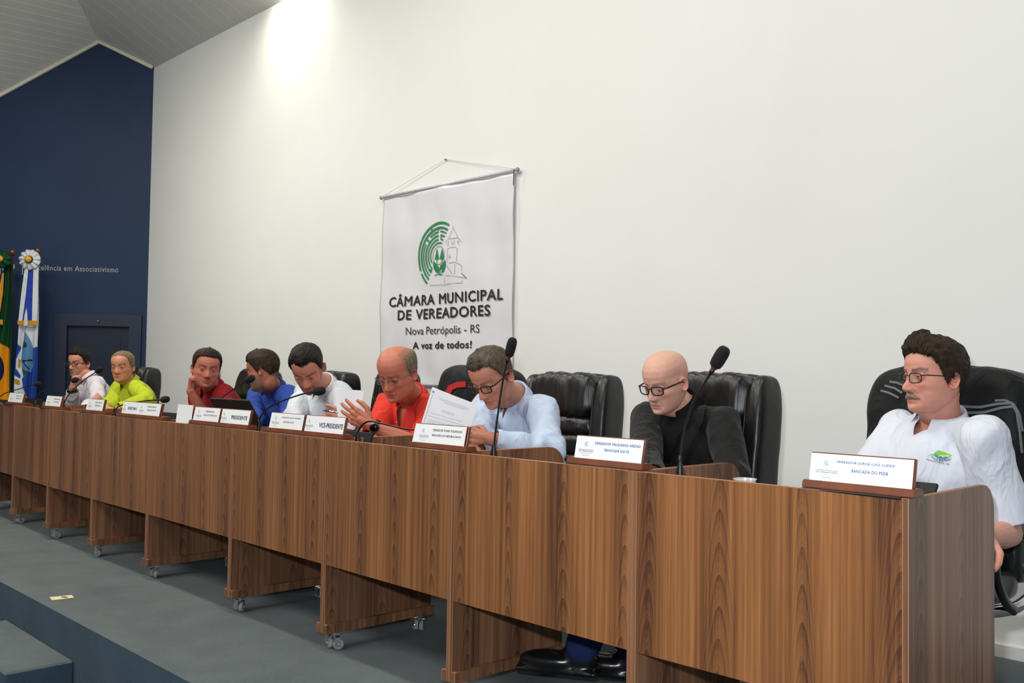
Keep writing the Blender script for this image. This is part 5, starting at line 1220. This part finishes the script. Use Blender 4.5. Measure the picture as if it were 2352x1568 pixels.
tline(.035, .075, .05, .035, M_lineb)
for k in range(14): tline(.05, .065, .12+k*.05, .03)
for k, (q, z_) in enumerate((([(768, 892), (836, 898), (815, 986), (779, 983)], 2.47), ([(771, 893), (833, 897), (812, 987), (781, 985)], 2.474), ([(774, 893.5), (830, 896.5), (810, 987), (783, 986)], 2.478))):
    if k == 0: r, S, so = sheet('paper_stack', q, z_, 'curled blank white papers held upright beside the VICE-PRESIDENTE card', bow=-.012)
    else: sheet('x', q, z_, '', bow=-.012, par=r)
def device(p0, p1, pyt, Y, Yt, label, name='tablet', h=None):
    a, b_ = at(p0, pyt, Yt), at(p1, pyt, Yt); zt = a.z*.5+b_.z*.5; w = abs(b_.x-a.x); r = empty(name, ((a.x+b_.x)/2, Y, .7535), 0, label, 'tablet' if name == 'tablet' else 'laptop')
    L = math.hypot(zt-.7535, Yt-Y); ang = math.atan2(Yt-Y, zt-.7535); R_ = Matrix.Rotation(-ang, 3, 'X')
    b = BM(); box(b, R_ @ Vector((0, 0, L/2)), (w, .011, L), R_, bev=.004, seg=2); obj('case' if name == 'tablet' else 'lid', b, M_blackm, r)
    if name == 'laptop': b = BM(); box(b, (0, .115, .008), (w, .23, .015), bev=.003); obj('keyboard_base', b, M_black, r)
    else: b = BM(); box(b, R_ @ Vector((0, .0075, L/2)), (w-.02, .002, L-.02), R_); obj('screen', b, M_blackg, r)
device(1965, 2156, 1103, 2.34, 2.42, 'black tablet leaning behind the nearest name card')
device(1385, 1492, 1052, 2.36, 2.42, 'black tablet behind the BANCADA DO PL card, beside the bald man')
device(1000, 1090, 1021, 2.34, 2.38, 'black tablet behind the BANCADA DO REPUBLICANOS card')
device(770, 858, 990, 2.30, 2.33, 'black tablet lying up behind the VICE-PRESIDENTE card')
device(482, 571, 916, 2.50, 2.37, 'open black laptop with its lid towards the hall, behind the PRESIDENTE card', 'laptop')
device(365, 410, 947, 2.36, 2.40, 'black tablet in front of the man in maroon')
device(52, 98, 914, 2.36, 2.38, 'black tablet beside the furthest name card')
device(-14, 20, 917, 2.34, 2.36, 'black tablet at the left edge of the photo')
cp = at(1711, 1103, 2.30); cu_ = empty('plastic_cup', (cp.x, cp.y, .7535), 0, 'clear disposable plastic cup behind the rim of the nearest desk', 'cup')
bm = BM(); lathe(bm, [(.022, 0), (.0225, .001), (.030, .074), (.0325, .075), (.0325, .078), (.0285, .077), (.0212, .003), (.0, .003)][:7], 28); M_cup = NT('clear_plastic', .12, 0, .6); M_cup.base(srgb(225, 228, 230)); M_cup.b.inputs['Alpha'].default_value = .45; M_cup = M_cup.m; obj('cup_wall', bm, M_cup, cu_, True)

# ------------------------------------------------------------------ flags
nF = Vector((nb[0], nb[1], 0)); PF = K0[0]+nb[0]*.35, K0[1]+nb[1]*.35, 0
def fl(px, py, d=0): return atP(px, py, PF, nb)+nF*d
def vcmat(name):
    m = NT(name, .7, 0, .2); a = m.n('ShaderNodeVertexColor'); a.layer_name = 'Col'; m.base(a.outputs[0]); m.bump(m.noise(m.obj(), 12, 3), .1, .01); return m.m
M_flag = vcmat('flag_satin')
def inside(poly, x, y):
    c = False; n = len(poly)
    for i in range(n):
        x1, y1 = poly[i]; x2, y2 = poly[(i+1) % n]
        if (y1 > y) != (y2 > y) and x < (x2-x1)*(y-y1)/(y2-y1)+x1: c = not c
    return c
FC = lambda pts: [(u/4.126, 560+v/4.126) for u, v in pts]
def flag(pole_px, top_py, rows, paints, base, label, pleat=5):
    g0 = fl(pole_px, top_py, -.03); r = empty('flag_on_pole', (g0.x, g0.y, 0), 0, label, 'flag'); o = -Vector(r.location)
    tb('pole', [(g0.x, g0.y, .012), (g0.x, g0.y, g0.z)], .012, M_pole, r, 12, o)
    bm = BM(); ellipsoid(bm, g0+o+Vector((0, 0, .02)), (.030, .030, .034)); obj('finial', bm, M_fin, r, True)
    bm = BM(); lathe(bm, [(.16, 0), (.16, .03), (.05, .05), (.02, .08)], 24); obj('pole_base', bm, M_pole, r, True)
    n, m = 130, 280; ys = [q[0] for q in rows]; lo = np.interp(np.linspace(ys[0], ys[-1], m+1), ys, [q[1] for q in rows]); hi = np.interp(np.linspace(ys[0], ys[-1], m+1), ys, [q[2] for q in rows])
    vs, cols = [], []
    for j in range(m+1):
        y = ys[0]+(ys[-1]-ys[0])*j/m; k = .3+.7*j/m
        for i in range(n+1):
            u = i/n; x = lo[j]+(hi[j]-lo[j])*u; vs.append(fl(x, y, .03+.030*k*math.sin(u*math.pi*2*pleat/2+.8*math.sin(j*.012))+.01*math.sin(u*19+j*.02))+o)
            c = base
            for col, pg in paints:
                if inside(pg, x, y): c = col
            cols.append(c)
    me = bpy.data.meshes.new('flag_cloth'); me.from_pydata([tuple(v) for v in vs], [], [(j*(n+1)+i, j*(n+1)+i+1, (j+1)*(n+1)+i+1, (j+1)*(n+1)+i) for j in range(m) for i in range(n)])
    at_ = me.color_attributes.new('Col', 'FLOAT_COLOR', 'POINT'); at_.data.foreach_set('color', np.array(cols).ravel()); fo = link('flag_cloth', me, M_flag, r, True); md = fo.modifiers.new('s', 'SOLIDIFY'); md.thickness = .002
    return r, o
M_pole = plain('dark_wood_pole', srgb(60, 44, 34), .4); M_fin = plain('copper_finial', srgb(120, 78, 52), .3, .5)
cG, cY, cB, cW = srgb(16, 62, 34), srgb(214, 140, 16), srgb(16, 24, 74), srgb(205, 210, 215); cb2 = srgb(34, 66, 150)
f1, o1 = flag(26, 583, [(606, 14, 27), (650, 6, 30), (740, -12, 30), (800, -30, 30), (940, -34, 26), (1020, -34, 22)], [(cY, FC([(-140, 1050), (0, 930), (107, 1000), (95, 1480), (100, 1900), (-140, 1900)])), (cB, [(-2+13*math.cos(t/20*6.283)-.0, 846+34*math.sin(t/20*6.283)) for t in range(20)])], cG, 'green and yellow national flag with blue disc hanging on a pole at the left edge', 4)
f2, o2 = flag(84, 580, [(640, 62, 90), (690, 56, 92), (740, 48, 91), (790, 45, 88), (840, 38, 88), (900, 35, 84), (935, 33, 82), (1020, 33, 84)],
    [(cb2, FC([(400, 960), (330, 985), (330, 1170), (215, 1280), (265, 1460), (290, 1900), (420, 1900), (400, 1300)])), (cb2, FC([(140, 930), (185, 945), (210, 985), (170, 1090), (165, 1180), (205, 1250), (195, 1275), (130, 1230)])), (srgb(84, 128, 172), FC([(250, 825), (240, 860), (215, 1000), (205, 1100), (215, 1180), (290, 1220), (325, 1170), (330, 1000), (290, 900)])),
     (srgb(30, 80, 50), FC([(215, 1180), (290, 1215), (235, 1255)])), (srgb(28, 70, 48), FC([(235, 915), (265, 940), (268, 985), (220, 980)])), ((.01, .01, .01, 1), FC([(215, 1100), (320, 1095), (325, 1112), (225, 1115)])), ((.01, .01, .01, 1), FC([(220, 1112), (235, 1115), (290, 1190), (275, 1185)])),
     (srgb(170, 130, 40), FC([(150, 1275), (190, 1290), (195, 1335), (155, 1330)])), (srgb(170, 130, 40), FC([(185, 1090), (205, 1100), (200, 1180), (180, 1170)]))], cW, 'white and blue municipal flag with a coat of arms hanging on a pole', 5)
def ribbon(r, o, pl, mat, name='ribbon', d=.085):
    b = BM(); L = [fl(*p, d)+o for p in pl]; vs_ = [b.verts.new(p) for p in L]; n = len(pl)//2
    for i in range(n-1): b.faces.new((vs_[i], vs_[i+1], vs_[2*n-2-i], vs_[2*n-1-i]))
    q = obj(name, b, mat, r); md = q.modifiers.new('s', 'SOLIDIFY'); md.thickness = .003; return q
M_rw = mk_cloth('white_satin', srgb(208, 212, 216), .5); M_rb = mk_cloth('blue_satin', srgb(34, 62, 158), .5); M_ry = mk_cloth('gold_band', srgb(200, 138, 34), .5); M_rg = mk_cloth('green_satin', srgb(16, 66, 34), .5); M_rdk = mk_cloth('navy_satin', srgb(16, 22, 50), .5)
R_ = lambda pts: [(0+u/7.841, 560+v/7.841) for u, v in pts]
ribbon(f2, o2, R_([(500, 440), (440, 880), (385, 1390), (455, 1390), (520, 900), (565, 445)]), M_rw); ribbon(f2, o2, R_([(565, 445), (515, 900), (460, 1370), (625, 1385), (640, 900), (655, 445)]), M_rb, d=.080); ribbon(f2, o2, R_([(655, 445), (640, 900), (628, 1390), (718, 1390), (738, 900), (748, 440)]), M_rw)
ribbon(f2, o2, R_([(525, 1180), (495, 1300), (480, 1480), (555, 1480), (548, 1300), (535, 1180)]), M_rw, 'ribbon_split', .088)
ribbon(f2, o2, R_([(375, 1390), (372, 1455), (488, 1465), (490, 1392)]), M_ry, 'gold_band', .09); ribbon(f2, o2, R_([(558, 1392), (552, 1470), (715, 1475), (720, 1390)]), M_ry, 'gold_band', .09)
ribbon(f1, o1, R_([(100, 540), (40, 850), (-10, 1360), (40, 1360), (110, 900), (128, 540)]), M_ry, 'ribbon'); ribbon(f1, o1, R_([(-40, 1370), (-40, 1440), (112, 1465), (112, 1370)]), M_ry, 'gold_band', .09)
def rosette(r, o, c, rad, mat, mid, knob, folds_=11):
    C0 = fl(*c, .11)+o; ux = Vector((math.sin(SK), math.cos(SK), 0)); uz = Vector((0, 0, 1)); b = BM(); n = 132; rings = []
    for k in range(8):
        t = k/7; rr_ = rad*(.30+.70*t); rings.append([b.verts.new(C0+(ux*math.cos(a)+uz*math.sin(a))*rr_*(1+.03*t*math.sin(a*folds_))+nF*(.010+.013*t*math.sin(a*folds_*1)-.03*t*t)) for a in [2*math.pi*i/n for i in range(n)]])
    for k in range(7):
        for i in range(n): b.faces.new((rings[k][i], rings[k][(i+1) % n], rings[k+1][(i+1) % n], rings[k+1][i]))
    q = obj('rosette', b, mat, r, True); md = q.modifiers.new('s', 'SOLIDIFY'); md.thickness = .003
    b = BM(); n2 = 40; cv = b.verts.new(C0+nF*.03); rg = [b.verts.new(C0+(ux*math.cos(a)+uz*math.sin(a))*rad*(.46 if i % 2 else .34)+nF*.018) for i, a in enumerate([2*math.pi*i/n2 for i in range(n2)])]
    for i in range(n2): b.faces.new((cv, rg[i], rg[(i+1) % n2]))
    obj('rosette_centre', b, mid, q); b = BM(); ellipsoid(b, C0+nF*.035, (.032, .032, .032)); obj('knob', b, knob, q, True)
M_knob = plain('gold_knob', srgb(216, 160, 36), .35)
rosette(f2, o2, (76, 599), .098, M_rw, M_rdk, M_knob); rosette(f1, o1, (12, 598), .085, M_rg, M_rg, M_knob, 7)
